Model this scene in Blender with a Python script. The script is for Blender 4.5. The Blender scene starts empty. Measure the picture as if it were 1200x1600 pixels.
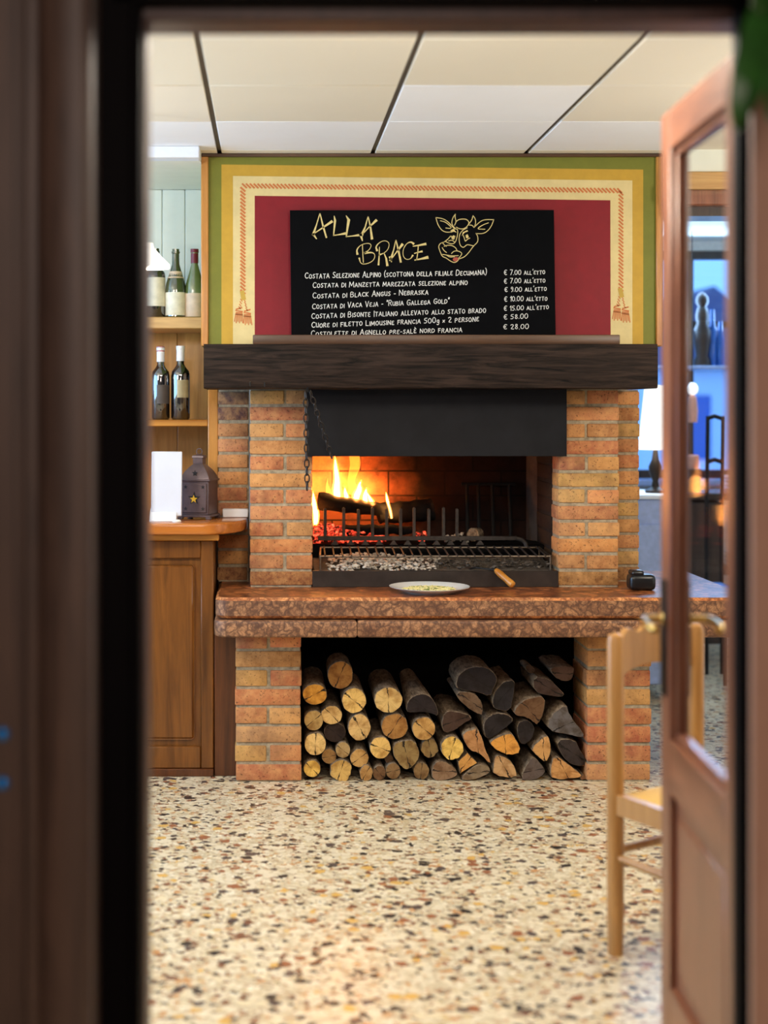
import bpy, bmesh, math, random
from mathutils import Vector, Matrix, noise
random.seed(7)
R = math.radians
C = bpy.context.scene.collection
sc = bpy.context.scene

# ------------------------------------------------------------ camera
F = 2400.0                      # focal length in pixels of the 1200x1600 frame
VX, VY, EYE = 420.0, 635.0, 1.43
cam_d = bpy.data.cameras.new('camera')
cam = bpy.data.objects.new('camera', cam_d); C.objects.link(cam)
cam.location = (0, 0, EYE); cam.rotation_euler = (R(90), 0, 0)
cam_d.sensor_fit = 'HORIZONTAL'; cam_d.sensor_width = 36.0
cam_d.lens = 36.0 * F / 1200
cam_d.shift_x = (600 - VX) / 1200
cam_d.shift_y = -(800 - VY) / 1200
cam_d.dof.use_dof = True; cam_d.dof.focus_distance = 5.9; cam_d.dof.aperture_fstop = 2.0
cam_d.clip_start = 0.05
sc.camera = cam

# ------------------------------------------------------------ sky, exposure, lights
sc.view_settings.view_transform = 'Standard'; sc.view_settings.look = 'None'
sc.view_settings.gamma = 1.0; sc.view_settings.use_curve_mapping = False
sc.view_settings.exposure = 0.08
sc.cycles.use_denoising = True
sc.cycles.max_bounces = 10
sc.cycles.sample_clamp_indirect = 6.0
w = bpy.data.worlds.new('sky'); sc.world = w; w.use_nodes = True
w.node_tree.nodes['Background'].inputs[0].default_value = (0.17, 0.44, 1.0, 1)
w.node_tree.nodes['Background'].inputs[1].default_value = 1.9

def area(name, loc, rot, sx, sy, power, col, spread=180):
    l = bpy.data.lights.new(name, 'AREA'); l.shape = 'RECTANGLE'; l.size = sx; l.size_y = sy
    l.energy = power; l.color = col; l.spread = R(spread)
    o = bpy.data.objects.new(name, l); C.objects.link(o); o.location = loc; o.rotation_euler = rot
    return o
def point(name, loc, power, col, rad):
    l = bpy.data.lights.new(name, 'POINT'); l.energy = power; l.color = col; l.shadow_soft_size = rad
    o = bpy.data.objects.new(name, l); C.objects.link(o); o.location = loc
    return o
WARM = (1.0, 0.90, 0.76)
for lx in (-1.3, 0.45, 2.1):
    area('ceiling_panel_lamp', (lx, 3.70, 2.40), (0, 0, 0), 1.1, 0.45, 11, WARM)
for loc in ((-1.35, 4.7, 1.85), (2.2, 4.5, 1.9), (0.4, 3.3, 2.28)):
    point('unseen_fill_light', loc, 36, (1.0, 0.91, 0.78), 0.09)  # unseen fill lights added to brighten the ceiling and fireplace
area('left_window_daylight', (-2.9, 4.6, 1.6), (0, R(-90), 0), 1.4, 3.2, 74, (0.40, 0.68, 1.0))
area('left_back_window_daylight', (-2.93, 6.05, 1.5), (0, R(-90), 0), 1.0, 1.1, 22, (0.16, 0.52, 1.0))
area('back_window_daylight', (2.5, 8.95, 2.1), (R(-90), 0, 0), 1.4, 0.45, 34, (0.35, 0.62, 1.0))
area('entry_fill_light', (0.1, -0.9, 2.4), (R(40), 0, 0), 1.2, 0.6, 50, (1.0, 0.82, 0.72))  # unseen light added to give the doorway casing a brown sheen

# ------------------------------------------------------------ helpers
def P(px, py, d):
    return Vector(((px - VX) * d / F, d, EYE - (py - VY) * d / F))
def PX(px, d): return (px - VX) * d / F
def PZ(py, d): return EYE - (py - VY) * d / F
def lin(c):
    c = c / 255.0
    return c / 12.92 if c <= 0.04045 else ((c + 0.055) / 1.055) ** 2.4
def rgb(c, a=1.0): return (lin(c[0]), lin(c[1]), lin(c[2]), a)

def tag(o, label=None, cat=None, group=None, kind=None):
    if label: o['label'] = label
    if cat: o['category'] = cat
    if group: o['group'] = group
    if kind: o['kind'] = kind
    return o
def thing(name, loc, label, cat, group=None, kind=None):
    o = bpy.data.objects.new(name, None); C.objects.link(o)
    o.location = loc; o.empty_display_size = 0.05
    return tag(o, label, cat, group, kind)
def wloc(o):
    v = Vector(o.location)
    return v + wloc(o.parent) if o.parent else v

class MB:
    """collects shapes in world coordinates and links them as ONE mesh object"""
    def __init__(s):
        s.bm = bmesh.new(); s.col = s.bm.loops.layers.float_color.new('tone')
    def paint(s, faces, mi=0, tone=None, smooth=False):
        for f in faces:
            f.material_index = mi; f.smooth = smooth
            if tone is not None:
                for l in f.loops: l[s.col] = (tone[0], tone[1], tone[2], 1)
    def box(s, x0, x1, y0, y1, z0, z1, bev=0.0, seg=1, mi=0, tone=None, M=None):
        n0 = set(s.bm.faces)
        vs = [s.bm.verts.new(v) for v in ((x0,y0,z0),(x1,y0,z0),(x1,y1,z0),(x0,y1,z0),(x0,y0,z1),(x1,y0,z1),(x1,y1,z1),(x0,y1,z1))]
        fs = [s.bm.faces.new([vs[i] for i in q]) for q in ((0,3,2,1),(4,5,6,7),(0,1,5,4),(1,2,6,5),(2,3,7,6),(3,0,4,7))]
        if M is not None:
            for v in vs: v.co = M @ v.co
        if bev > 0:
            es = list({e for f in fs for e in f.edges})
            bmesh.ops.bevel(s.bm, geom=es, offset=bev, segments=seg, affect='EDGES', profile=0.5)
        new = [f for f in s.bm.faces if f not in n0]
        s.paint(new, mi, tone, smooth=bev > 0)
        return new
    def face(s, pts, mi=0, tone=None):
        f = s.bm.faces.new([s.bm.verts.new(p) for p in pts]); s.paint([f], mi, tone); return f
    def tube(s, pts, rad, seg=8, mi=0, cap=True, tone=None):
        pts = [Vector(p) for p in pts]; n = len(pts)
        if not hasattr(rad, '__len__'): rad = [rad] * n
        rings = []; up = None
        for i in range(n):
            t = (pts[min(i+1, n-1)] - pts[max(i-1, 0)]).normalized()
            if up is None:
                up = Vector((0, 0, 1)) if abs(t.z) < 0.9 else Vector((0, 1, 0))
            a = t.cross(up).normalized(); b = a.cross(t).normalized(); up = b
            rings.append([s.bm.verts.new(pts[i] + rad[i] * (math.cos(k*2*math.pi/seg) * a + math.sin(k*2*math.pi/seg) * b)) for k in range(seg)])
        fs = []
        for i in range(n-1):
            for k in range(seg):
                fs.append(s.bm.faces.new((rings[i][k], rings[i][(k+1) % seg], rings[i+1][(k+1) % seg], rings[i+1][k])))
        if cap:
            fs.append(s.bm.faces.new(rings[0][::-1])); fs.append(s.bm.faces.new(rings[-1]))
        s.paint(fs, mi, tone, True)
        return fs
    def ring(s, c, R1, r2, ax, ay, stretch=1.0, seg=14, sub=6, mi=0):
        """closed loop (chain link / ring): ax, ay span its plane"""
        ax = Vector(ax).normalized(); ay = Vector(ay).normalized(); nz = ax.cross(ay)
        rs = []
        for i in range(seg):
            a = 2*math.pi*i/seg
            d = math.cos(a)*ax + math.sin(a)*ay*1.0
            p = Vector(c) + math.cos(a)*ax*R1 + math.sin(a)*ay*R1*stretch
            rs.append([s.bm.verts.new(p + r2*(math.cos(2*math.pi*k/sub)*d + math.sin(2*math.pi*k/sub)*nz)) for k in range(sub)])
        fs = []
        for i in range(seg):
            for k in range(sub):
                fs.append(s.bm.faces.new((rs[i][k], rs[i][(k+1)%sub], rs[(i+1)%seg][(k+1)%sub], rs[(i+1)%seg][k])))
        s.paint(fs, mi, None, True)
    def lathe(s, prof, c, seg=28, mi=0, M=None, tone=None, close=True):
        rings = []
        for r, z in prof:
            if r < 1e-6: rings.append([s.bm.verts.new((c[0], c[1], c[2]+z))])
            else: rings.append([s.bm.verts.new((c[0]+r*math.cos(2*math.pi*k/seg), c[1]+r*math.sin(2*math.pi*k/seg), c[2]+z)) for k in range(seg)])
        fs = []
        for i in range(len(rings)-1):
            a, b = rings[i], rings[i+1]
            for k in range(seg):
                k2 = (k+1) % seg
                if len(a) == 1 and len(b) == 1: continue
                if len(a) == 1: fs.append(s.bm.faces.new((a[0], b[k2], b[k])))
                elif len(b) == 1: fs.append(s.bm.faces.new((a[k], a[k2], b[0])))
                else: fs.append(s.bm.faces.new((a[k], a[k2], b[k2], b[k])))
        if close:
            for rg, fl in ((rings[0], True), (rings[-1], False)):
                if len(rg) > 1: fs.append(s.bm.faces.new(rg[::-1] if fl else rg))
        if M is not None:
            for v in {v for f in fs for v in f.verts}: v.co = M @ v.co
        s.paint(fs, mi, tone, True)
        return fs
    def prism(s, pts, y0, y1, bev=0.0, seg=1, mi=0, tone=None, axis='Y'):
        """outline in x,z extruded along y (axis 'Y') or outline in x,y extruded along z (axis 'Z')"""
        n0 = set(s.bm.faces)
        if axis == 'Y':
            a = [s.bm.verts.new((p[0], y0, p[1])) for p in pts]; b = [s.bm.verts.new((p[0], y1, p[1])) for p in pts]
        elif axis == 'X':
            a = [s.bm.verts.new((y0, p[0], p[1])) for p in pts]; b = [s.bm.verts.new((y1, p[0], p[1])) for p in pts]
        else:
            a = [s.bm.verts.new((p[0], p[1], y0)) for p in pts]; b = [s.bm.verts.new((p[0], p[1], y1)) for p in pts]
        n = len(pts)
        fs = [s.bm.faces.new(a), s.bm.faces.new(b[::-1])]
        for i in range(n): fs.append(s.bm.faces.new((a[i], b[i], b[(i+1)%n], a[(i+1)%n])))
        bmesh.ops.recalc_face_normals(s.bm, faces=fs)
        if bev > 0:
            es = list(set(fs[0].edges) | set(fs[1].edges))
            bmesh.ops.bevel(s.bm, geom=es, offset=bev, segments=seg, affect='EDGES', profile=0.5)
        new = [f for f in s.bm.faces if f not in n0]
        s.paint(new, mi, tone, bev > 0)
        return new
    def ribbon(s, pts, wid, y, mi=0):
        """flat painted stroke in the x,z plane at depth y; wid may vary per point"""
        pts = [Vector((p[0], p[1])) for p in pts]; n = len(pts)
        if not hasattr(wid, '__len__'): wid = [wid]*n
        for i in range(1, n-1):                      # split at sharp corners so every stroke keeps its width
            u, v = pts[i]-pts[i-1], pts[i+1]-pts[i]
            if u.length > 1e-9 and v.length > 1e-9 and u.normalized().dot(v.normalized()) < 0.7:
                s.ribbon(pts[:i+1], wid[:i+1], y, mi); s.ribbon(pts[i:], wid[i:], y-0.00002, mi); return
        L = []; Rr = []
        for i in range(n):
            t = pts[min(i+1, n-1)] - pts[max(i-1, 0)]
            if t.length < 1e-9: t = Vector((1, 0))
            t.normalize(); nn = Vector((-t.y, t.x)) * wid[i] * 0.5
            e = t * wid[i] * 0.4 * (-1 if i == 0 else 1 if i == n-1 else 0)
            L.append(s.bm.verts.new((pts[i].x+nn.x+e.x, y, pts[i].y+nn.y+e.y))); Rr.append(s.bm.verts.new((pts[i].x-nn.x+e.x, y, pts[i].y-nn.y+e.y)))
        fs = [s.bm.faces.new((L[i], L[i+1], Rr[i+1], Rr[i])) for i in range(n-1)]
        s.paint(fs, mi)
    def build(s, name, mats, parent=None, origin=None, label=None, sharp=38):
        if not isinstance(mats, (list, tuple)): mats = [mats]
        base = wloc(parent) if parent else Vector((0, 0, 0))
        if origin is None: origin = base
        origin = Vector(origin)
        bmesh.ops.translate(s.bm, verts=s.bm.verts, vec=-origin)
        me = bpy.data.meshes.new(name); s.bm.normal_update(); s.bm.to_mesh(me); s.bm.free()
        me.set_sharp_from_angle(angle=R(sharp))
        for m in mats: me.materials.append(m)
        o = bpy.data.objects.new(name, me); C.objects.link(o)
        if parent: o.parent = parent
        o.location = origin - base
        if label: o['label'] = label
        return o
def struct(name, mb, mats, label, cat, origin=None):
    o = mb.build(name, mats, None, origin); return tag(o, label, cat, kind='structure')
def smooth2(pts, it=2, closed=False):
    for _ in range(it):
        q = [] if closed else [pts[0]]
        n = len(pts)
        for i in range(n if closed else n-1):
            a, b = pts[i], pts[(i+1) % n]
            q.append(tuple(a[k]*0.75+b[k]*0.25 for k in range(len(a)))); q.append(tuple(a[k]*0.25+b[k]*0.75 for k in range(len(a))))
        if not closed: q.append(pts[-1])
        pts = q
    return pts

# ------------------------------------------------------------ materials
class NT:
    def __init__(s, name):
        s.m = bpy.data.materials.new(name); s.m.use_nodes = True; s.t = s.m.node_tree; s.t.nodes.clear()
        s.out = s.n('ShaderNodeOutputMaterial'); s.p = s.n('ShaderNodeBsdfPrincipled')
        s.l(s.p.outputs[0], s.out.inputs[0])
    def n(s, typ, **kw):
        nd = s.t.nodes.new(typ)
        for k, v in kw.items():
            if k.startswith('i_'): nd.inputs[k[2:].replace('_', ' ')].default_value = v
            else: setattr(nd, k, v)
        return nd
    def l(s, a, b): s.t.links.new(a, b)
    def coords(s, scale=(1,1,1), kind='Object'):
        tc = s.n('ShaderNodeTexCoord'); mp = s.n('ShaderNodeMapping'); mp.inputs['Scale'].default_value = scale
        s.l(tc.outputs[kind], mp.inputs[0]); return mp.outputs[0]
    def noise(s, vec, scale=5, detail=5, rough=0.6, dist=0.0):
        nd = s.n('ShaderNodeTexNoise'); nd.inputs['Scale'].default_value = scale; nd.inputs['Detail'].default_value = detail
        nd.inputs['Roughness'].default_value = rough; nd.inputs['Distortion'].default_value = dist
        s.l(vec, nd.inputs['Vector']); return nd.outputs['Fac']
    def ramp(s, fac, stops, interp='LINEAR'):
        r = s.n('ShaderNodeValToRGB'); r.color_ramp.interpolation = interp; e = r.color_ramp.elements
        while len(e) < len(stops): e.new(0.5)
        for k, (pos, c) in enumerate(stops): e[k].position = pos; e[k].color = c
        s.l(fac, r.inputs[0]); return r.outputs[0]
    def mix(s, fac, a, b, mode='MIX'):
        m = s.n('ShaderNodeMix', data_type='RGBA', blend_type=mode)
        for v, i in ((fac, 0), (a, 6), (b, 7)):
            if hasattr(v, 'is_output'): s.l(v, m.inputs[i])
            else: m.inputs[i].default_value = v
        return m.outputs[2]
    def math(s, op, a, b=None, c=None):
        m = s.n('ShaderNodeMath', operation=op)
        for i, v in enumerate((a, b, c)):
            if v is None: continue
            if hasattr(v, 'is_output'): s.l(v, m.inputs[i])
            else: m.inputs[i].default_value = v
        return m.outputs[0]
    def bump(s, h, strength=0.3, dist=0.002):
        b = s.n('ShaderNodeBump'); b.inputs['Strength'].default_value = strength; b.inputs['Distance'].default_value = dist
        s.l(h, b.inputs['Height']); s.l(b.outputs[0], s.p.inputs['Normal'])
    def base(s, c):
        if hasattr(c, 'is_output'): s.l(c, s.p.inputs['Base Color'])
        else: s.p.inputs['Base Color'].default_value = c
    def set(s, rough=0.5, metal=0.0, spec=0.5):
        s.p.inputs['Roughness'].default_value = rough; s.p.inputs['Metallic'].default_value = metal
        s.p.inputs['Specular IOR Level'].default_value = spec
        return s.m
BLK = (0, 0, 0, 1); WHT = (1, 1, 1, 1)
def plain(name, c, rough=0.5, metal=0.0, spec=0.5, var=0.12, scale=30, bump=0.0):
    t = NT(name); v = t.coords(); nz = t.noise(v, scale, 4)
    k = rgb(c)
    t.base(t.ramp(nz, [(0.3, tuple(x*(1-var) for x in k[:3])+(1,)), (0.7, tuple(min(1, x*(1+var)) for x in k[:3])+(1,))]))
    if bump: t.bump(nz, bump, 0.003)
    return t.set(rough, metal, spec)
def wood(name, dark, light, axis='Z', scale=1.0, rough=0.4, spec=0.5, bump=0.15, contrast=0.22, knots=0.0):
    t = NT(name); s = {'X': (1.2, 16, 16), 'Y': (16, 1.2, 16), 'Z': (16, 16, 1.2)}[axis]
    v = t.coords(tuple(x*scale for x in s))
    n1 = t.noise(v, 2.2, 7, 0.62, 1.2)
    c = t.ramp(n1, [(0.5-contrast, rgb(dark)), (0.5+contrast, rgb(light))])
    n2 = t.noise(v, 14, 3, 0.5, 0.2)
    c = t.mix(t.math('MULTIPLY', n2, 0.35), c, rgb(tuple(x*0.62 for x in dark)))
    if knots:
        v2 = t.coords({'X': (0.45, 1, 1), 'Y': (1, 0.45, 1), 'Z': (1, 1, 0.45)}[axis])
        vo = t.n('ShaderNodeTexVoronoi'); vo.inputs['Scale'].default_value = knots; t.l(v2, vo.inputs['Vector'])
        c = t.mix(t.ramp(vo.outputs['Distance'], [(0.02, (0.8,)*3+(1,)), (0.11, BLK)]), c, rgb(tuple(x*0.4 for x in dark)))
    t.base(c); t.bump(n1, bump, 0.002)
    return t.set(rough, 0, spec)

M = {}
M['frame_wood'] = wood('dark frame wood', (62, 46, 40), (102, 78, 66), 'Z', 0.8, 0.5)
M['frame_shadow'] = wood('frame wood in painted shadow', (5, 3, 5), (9, 6, 8), 'Z', 0.8, 0.6, 0.06)  # shade of the door reveals put into the wood colour
M['frame_strip'] = wood('brown stop wood', (58, 36, 32), (84, 56, 50), 'Z', 0.8, 0.45)
M['door_wood'] = wood('reddish door wood', (104, 60, 42), (156, 98, 70), 'Z', 0.9, 0.34)
M['door_wood_h'] = wood('reddish door wood rail', (104, 60, 42), (160, 102, 72), 'Y', 0.9, 0.34)
M['pine'] = wood('varnished orange pine', (176, 112, 44), (224, 160, 80), 'Z', 0.6, 0.3, knots=2.2)
M['pine_h'] = wood('varnished orange pine board', (176, 108, 36), (226, 160, 72), 'X', 0.6, 0.3)
M['pine_pale'] = wood('pale pine', (190, 140, 80), (226, 182, 116), 'X', 0.6, 0.4)
M['bar_wood'] = wood('brown varnished bar front', (88, 48, 14), (146, 90, 34), 'Z', 0.6, 0.3, knots=3.0)
M['bar_dark'] = wood('dark varnished bar board', (66, 34, 14), (112, 62, 28), 'Z', 0.7, 0.33, knots=4.0)
M['bar_top'] = wood('glossy bar top', (150, 80, 28), (214, 132, 58), 'X', 0.5, 0.16)
M['mantel'] = wood('sooty oak beam', (8, 6, 5), (60, 46, 39), 'X', 1.5, 0.6, 0.12, bump=1.0, contrast=0.16)
M['ledge'] = wood('brown ledge', (62, 40, 26), (106, 72, 46), 'X', 0.8, 0.4)
M['chair_wood'] = wood('honey beech', (166, 116, 60), (204, 154, 92), 'Z', 0.5, 0.3)
M['dark_wood'] = wood('dark furniture wood', (40, 26, 22), (66, 46, 38), 'Z', 0.8, 0.4)
M['black_iron'] = plain('black iron', (30, 29, 29), 0.55, 0.6, 0.5, 0.3, 60, 0.3)
M['hood'] = plain('sooty hood steel', (24, 24, 27), 0.5, 0.0, 0.14, 0.25, 9, 0.05)
M['iron_grey'] = plain('burnt grey iron', (60, 53, 48), 0.6, 0.4, 0.4, 0.4, 50, 0.4)
M['bar_steel'] = plain('worn steel rod', (112, 100, 88), 0.4, 0.8, 0.5, 0.4, 60)
M['brass'] = plain('worn brass', (200, 164, 92), 0.28, 1.0, 0.5, 0.1, 20)
M['dark_bronze'] = plain('dark bronze', (44, 36, 30), 0.4, 0.7)
M['white_china'] = plain('white china', (236, 236, 232), 0.12, 0, 0.6, 0.02)
M['white_plastic'] = plain('white plastic', (236, 238, 242), 0.35, 0, 0.5, 0.02)
M['white_card'] = plain('white printed card', (208, 212, 224), 0.5, 0, 0.4, 0.03, 8)
M['black_plastic'] = plain('black plastic', (16, 17, 20), 0.3)
M['lantern'] = plain('brown lantern tin', (92, 74, 74), 0.42, 0.3, 0.5, 0.15, 40, 0.1)
M['lantern_dark'] = plain('dark opening', (14, 11, 11), 0.7)
M['amber'] = plain('amber glass', (226, 178, 60), 0.2)
M['board_black'] = plain('black chalkboard', (6, 7, 10), 0.5, 0, 0.04, 0.25, 14)
M['gold_paint'] = plain('gold marker', (216, 196, 130), 0.6, 0, 0.3, 0.12, 60)
M['white_paint'] = plain('white chalk marker', (232, 232, 228), 0.6, 0, 0.3, 0.05)
M['tongue'] = plain('red marker', (176, 74, 58), 0.6)
M['wall_white'] = plain('white plaster', (226, 226, 222), 0.7)
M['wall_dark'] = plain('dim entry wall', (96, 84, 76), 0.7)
M['white_trim'] = plain('white painted board', (232, 238, 248), 0.5, 0, 0.4, 0.02)
M['green_wall'] = plain('pale grey green boarding', (232, 234, 220), 0.5, 0, 0.4, 0.03, 10)
for nm, c in (('p_green', (118, 120, 40)), ('p_yellow', (194, 154, 52)), ('p_cream', (218, 198, 140)), ('p_red', (130, 12, 27)), ('p_rope', (200, 116, 62)), ('p_gold', (192, 158, 66))):
    M[nm] = plain(nm[2:] + ' wall paint', c, 0.55, 0, 0.35, 0.06, 22, 0.03)
M['leaf'] = plain('glossy leaf', (44, 92, 34), 0.35, 0, 0.5, 0.3, 25)
M['terracotta'] = plain('terracotta', (150, 84, 56), 0.7)
M['glint_stud'] = plain('metal with painted blue glint', (40, 140, 226), 0.25, 0.6)  # blue reflection on the knobs put into their base colour
M['cheese'] = plain('grated cheese and herbs', (228, 218, 152), 0.6, 0, 0.4, 0.15, 90)
M['herb'] = plain('green herb', (110, 126, 52), 0.6)
M['blue_cloth'] = plain('blue cloth', (96, 130, 196), 0.7)
M['pale_blue'] = plain('pale blue paint', (160, 178, 222), 0.45)
M['pink'] = plain('pink frosted glass', (236, 166, 140), 0.4)
M['cap_red'] = plain('red capsule', (168, 34, 38), 0.35)
M['cap_maroon'] = plain('maroon capsule', (112, 24, 44), 0.35)
M['cap_white'] = plain('white capsule', (226, 228, 232), 0.3)
M['glass_green'] = plain('dark green bottle glass', (44, 58, 26), 0.08, 0, 1.0, 0.1)
M['glass_olive'] = plain('olive bottle glass', (92, 108, 60), 0.08, 0, 1.0, 0.1)
M['glass_black'] = plain('black bottle glass', (14, 14, 18), 0.06, 0, 1.0, 0.1)
M['label_cream'] = plain('cream paper label', (232, 224, 200), 0.6)
M['label_pink'] = plain('beige paper label', (220, 194, 166), 0.6)
M['label_dark'] = plain('dark paper label', (74, 66, 62), 0.5)
M['label_gold'] = plain('gilded label', (170, 158, 122), 0.35, 0.2)
M['char_and_shade'] = plain('charred wood and painted shade', (10, 8, 8), 0.9, 0, 0.12, 0.6, 40, 0.8)  # also paints the shade at the back of the wood store
M['house'] = plain('far house wall', (214, 220, 232), 0.8)
M['roof'] = plain('far roof', (96, 92, 120), 0.8)
M['rush'] = wood('woven rush', (196, 146, 66), (236, 196, 110), 'X', 3.0, 0.6, bump=0.6)

def mat_shade():
    t = NT('lit white lamp shade'); t.base(rgb((246, 244, 240)))
    t.p.inputs['Emission Color'].default_value = (1, 0.97, 0.92, 1); t.p.inputs['Emission Strength'].default_value = 1.0
    return t.set(0.5)
M['shade'] = mat_shade()
def mat_glow(name, c, s):
    t = NT(name); t.base(rgb(c)); t.p.inputs['Emission Color'].default_value = rgb(c); t.p.inputs['Emission Strength'].default_value = s
    return t.set(0.5)
M['candle'] = mat_glow('glowing lamp glass', (255, 226, 200), 1.6)
def mat_pane():
    t = NT('window glass'); t.t.nodes.remove(t.p)
    tr = t.n('ShaderNodeBsdfTransparent'); gl = t.n('ShaderNodeBsdfGlossy'); gl.inputs['Roughness'].default_value = 0.03
    mx = t.n('ShaderNodeMixShader'); mx.inputs[0].default_value = 0.022
    t.l(tr.outputs[0], mx.inputs[1]); t.l(gl.outputs[0], mx.inputs[2]); t.l(mx.outputs[0], t.out.inputs[0])
    return t.m
M['pane'] = mat_pane()
def mat_brick(name, soot=0.0):
    t = NT(name); a = t.n('ShaderNodeAttribute', attribute_name='tone')
    v = t.coords(); n1 = t.noise(v, 26, 6, 0.65); n2 = t.noise(v, 120, 3, 0.6); n3 = t.noise(v, 9, 3)
    c = t.mix(t.ramp(n1, [(0.35, BLK), (0.68, (0.95,)*3+(1,))]), a.outputs['Color'], t.mix(0.55, a.outputs['Color'], rgb((232, 176, 112))))
    c = t.mix(t.ramp(n3, [(0.50, BLK), (0.78, (0.7,)*3+(1,))]), c, rgb((112, 74, 54)))
    c = t.mix(t.ramp(n2, [(0.58, BLK), (0.70, (0.8,)*3+(1,))]), c, rgb((84, 54, 40)))
    if soot: c = t.mix(soot, c, rgb((16, 13, 12)))
    t.base(c); t.bump(t.math('ADD', n1, n2), 0.5, 0.003)
    return t.set(0.85, 0, 0.25)
M['brick'] = mat_brick('orange fired brick')
M['brick_soot_shade'] = mat_brick('brick with soot and painted shade', 0.95)  # soot in the firebox, painted shade on the wood store sides
M['mortar'] = plain('grey lime mortar', (160, 146, 122), 0.95, 0, 0.2, 0.35, 60, 0.6)
M['mortar_soot'] = plain('sooty mortar', (44, 38, 34), 0.95, 0, 0.2, 0.35, 60, 0.6)
def mat_firebrick():
    t = NT('fire wall bricks with soot'); v = t.coords()
    br = t.n('ShaderNodeTexBrick'); br.inputs['Scale'].default_value = 1.0; br.inputs['Mortar Size'].default_value = 0.004
    br.inputs['Brick Width'].default_value = 0.24; br.inputs['Row Height'].default_value = 0.105
    br.inputs['Color1'].default_value = rgb((140, 80, 50)); br.inputs['Color2'].default_value = rgb((112, 62, 42)); br.inputs['Mortar'].default_value = rgb((40, 24, 18))
    sp = t.n('ShaderNodeSeparateXYZ'); t.l(v, sp.inputs[0]); cb = t.n('ShaderNodeCombineXYZ')
    t.l(sp.outputs[0], cb.inputs[0]); t.l(sp.outputs[2], cb.inputs[1]); t.l(cb.outputs[0], br.inputs['Vector'])
    n = t.noise(v, 14, 6, 0.65)
    c = t.mix(t.ramp(n, [(0.42, BLK), (0.7, WHT)]), br.outputs['Color'], rgb((70, 42, 32)))
    big = t.noise(v, 5, 5, 0.6)
    # soot stain: covers the right part of the wall, with a ragged edge
    e = t.math('ADD', sp.outputs[0], t.math('MULTIPLY', big, 0.35))
    c = t.mix(t.ramp(e, [(0.02, BLK), (0.22, (0.93,)*3+(1,))]), c, rgb((16, 12, 11)))
    t.base(c); t.bump(n, 0.5, 0.004)
    return t.set(0.95, 0, 0.15)
M['firebrick'] = mat_firebrick()
def mat_marble(name, c1, c2, vein, hi, rough, sc_=28):
    t = NT(name); v = t.coords(); n = t.noise(v, sc_*.5, 4, 0.6)
    wv = t.n('ShaderNodeVectorMath', operation='SCALE'); t.l(v, wv.inputs[0]); wv.inputs['Scale'].default_value = 1.0
    nn = t.n('ShaderNodeTexNoise'); nn.inputs['Scale'].default_value = sc_*.8; nn.inputs['Detail'].default_value = 3; t.l(v, nn.inputs['Vector'])
    ad = t.n('ShaderNodeVectorMath', operation='MULTIPLY_ADD'); t.l(nn.outputs['Color'], ad.inputs[0]); ad.inputs[1].default_value = (2.2/sc_,)*3; t.l(v, ad.inputs[2])
    vo = t.n('ShaderNodeTexVoronoi', feature='DISTANCE_TO_EDGE'); vo.inputs['Scale'].default_value = sc_; t.l(ad.outputs[0], vo.inputs['Vector'])
    vc = t.n('ShaderNodeTexVoronoi'); vc.inputs['Scale'].default_value = sc_; t.l(ad.outputs[0], vc.inputs['Vector'])
    sp = t.n('ShaderNodeSeparateColor'); t.l(vc.outputs['Color'], sp.inputs[0])
    c = t.mix(sp.outputs[0], rgb(c1), rgb(c2))
    c = t.mix(t.ramp(n, [(0.4, BLK), (0.75, (0.7,)*3+(1,))]), c, rgb(hi))
    c = t.mix(t.ramp(vo.outputs['Distance'], [(0.0, (0.8,)*3+(1,)), (0.22, BLK)]), c, rgb(vein))
    v2 = t.n('ShaderNodeTexVoronoi', feature='DISTANCE_TO_EDGE'); v2.inputs['Scale'].default_value = sc_*2.1; t.l(ad.outputs[0], v2.inputs['Vector'])
    c = t.mix(t.ramp(v2.outputs['Distance'], [(0.0, (0.55,)*3+(1,)), (0.16, BLK)]), c, rgb(vein))
    bl = t.noise(v, sc_*.9, 4, 0.7, 1.0)
    c = t.mix(t.ramp(bl, [(0.5, BLK), (0.66, (0.75,)*3+(1,))]), c, rgb(vein))
    t.base(c); t.bump(vo.outputs['Distance'], 0.08, 0.002)
    return t.set(rough, 0, 0.5)
M['marble'] = mat_marble('polished red marble', (176, 96, 48), (200, 118, 62), (56, 24, 12), (212, 136, 78), 0.3, 13)
M['marble_matt'] = mat_marble('sawn red marble', (134, 90, 60), (176, 126, 86), (74, 44, 32), (188, 140, 100), 0.5)
M['marble_edge'] = mat_marble('polished marble edge', (206, 126, 70), (224, 148, 88), (110, 56, 32), (236, 172, 112), 0.2, 20)
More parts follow.
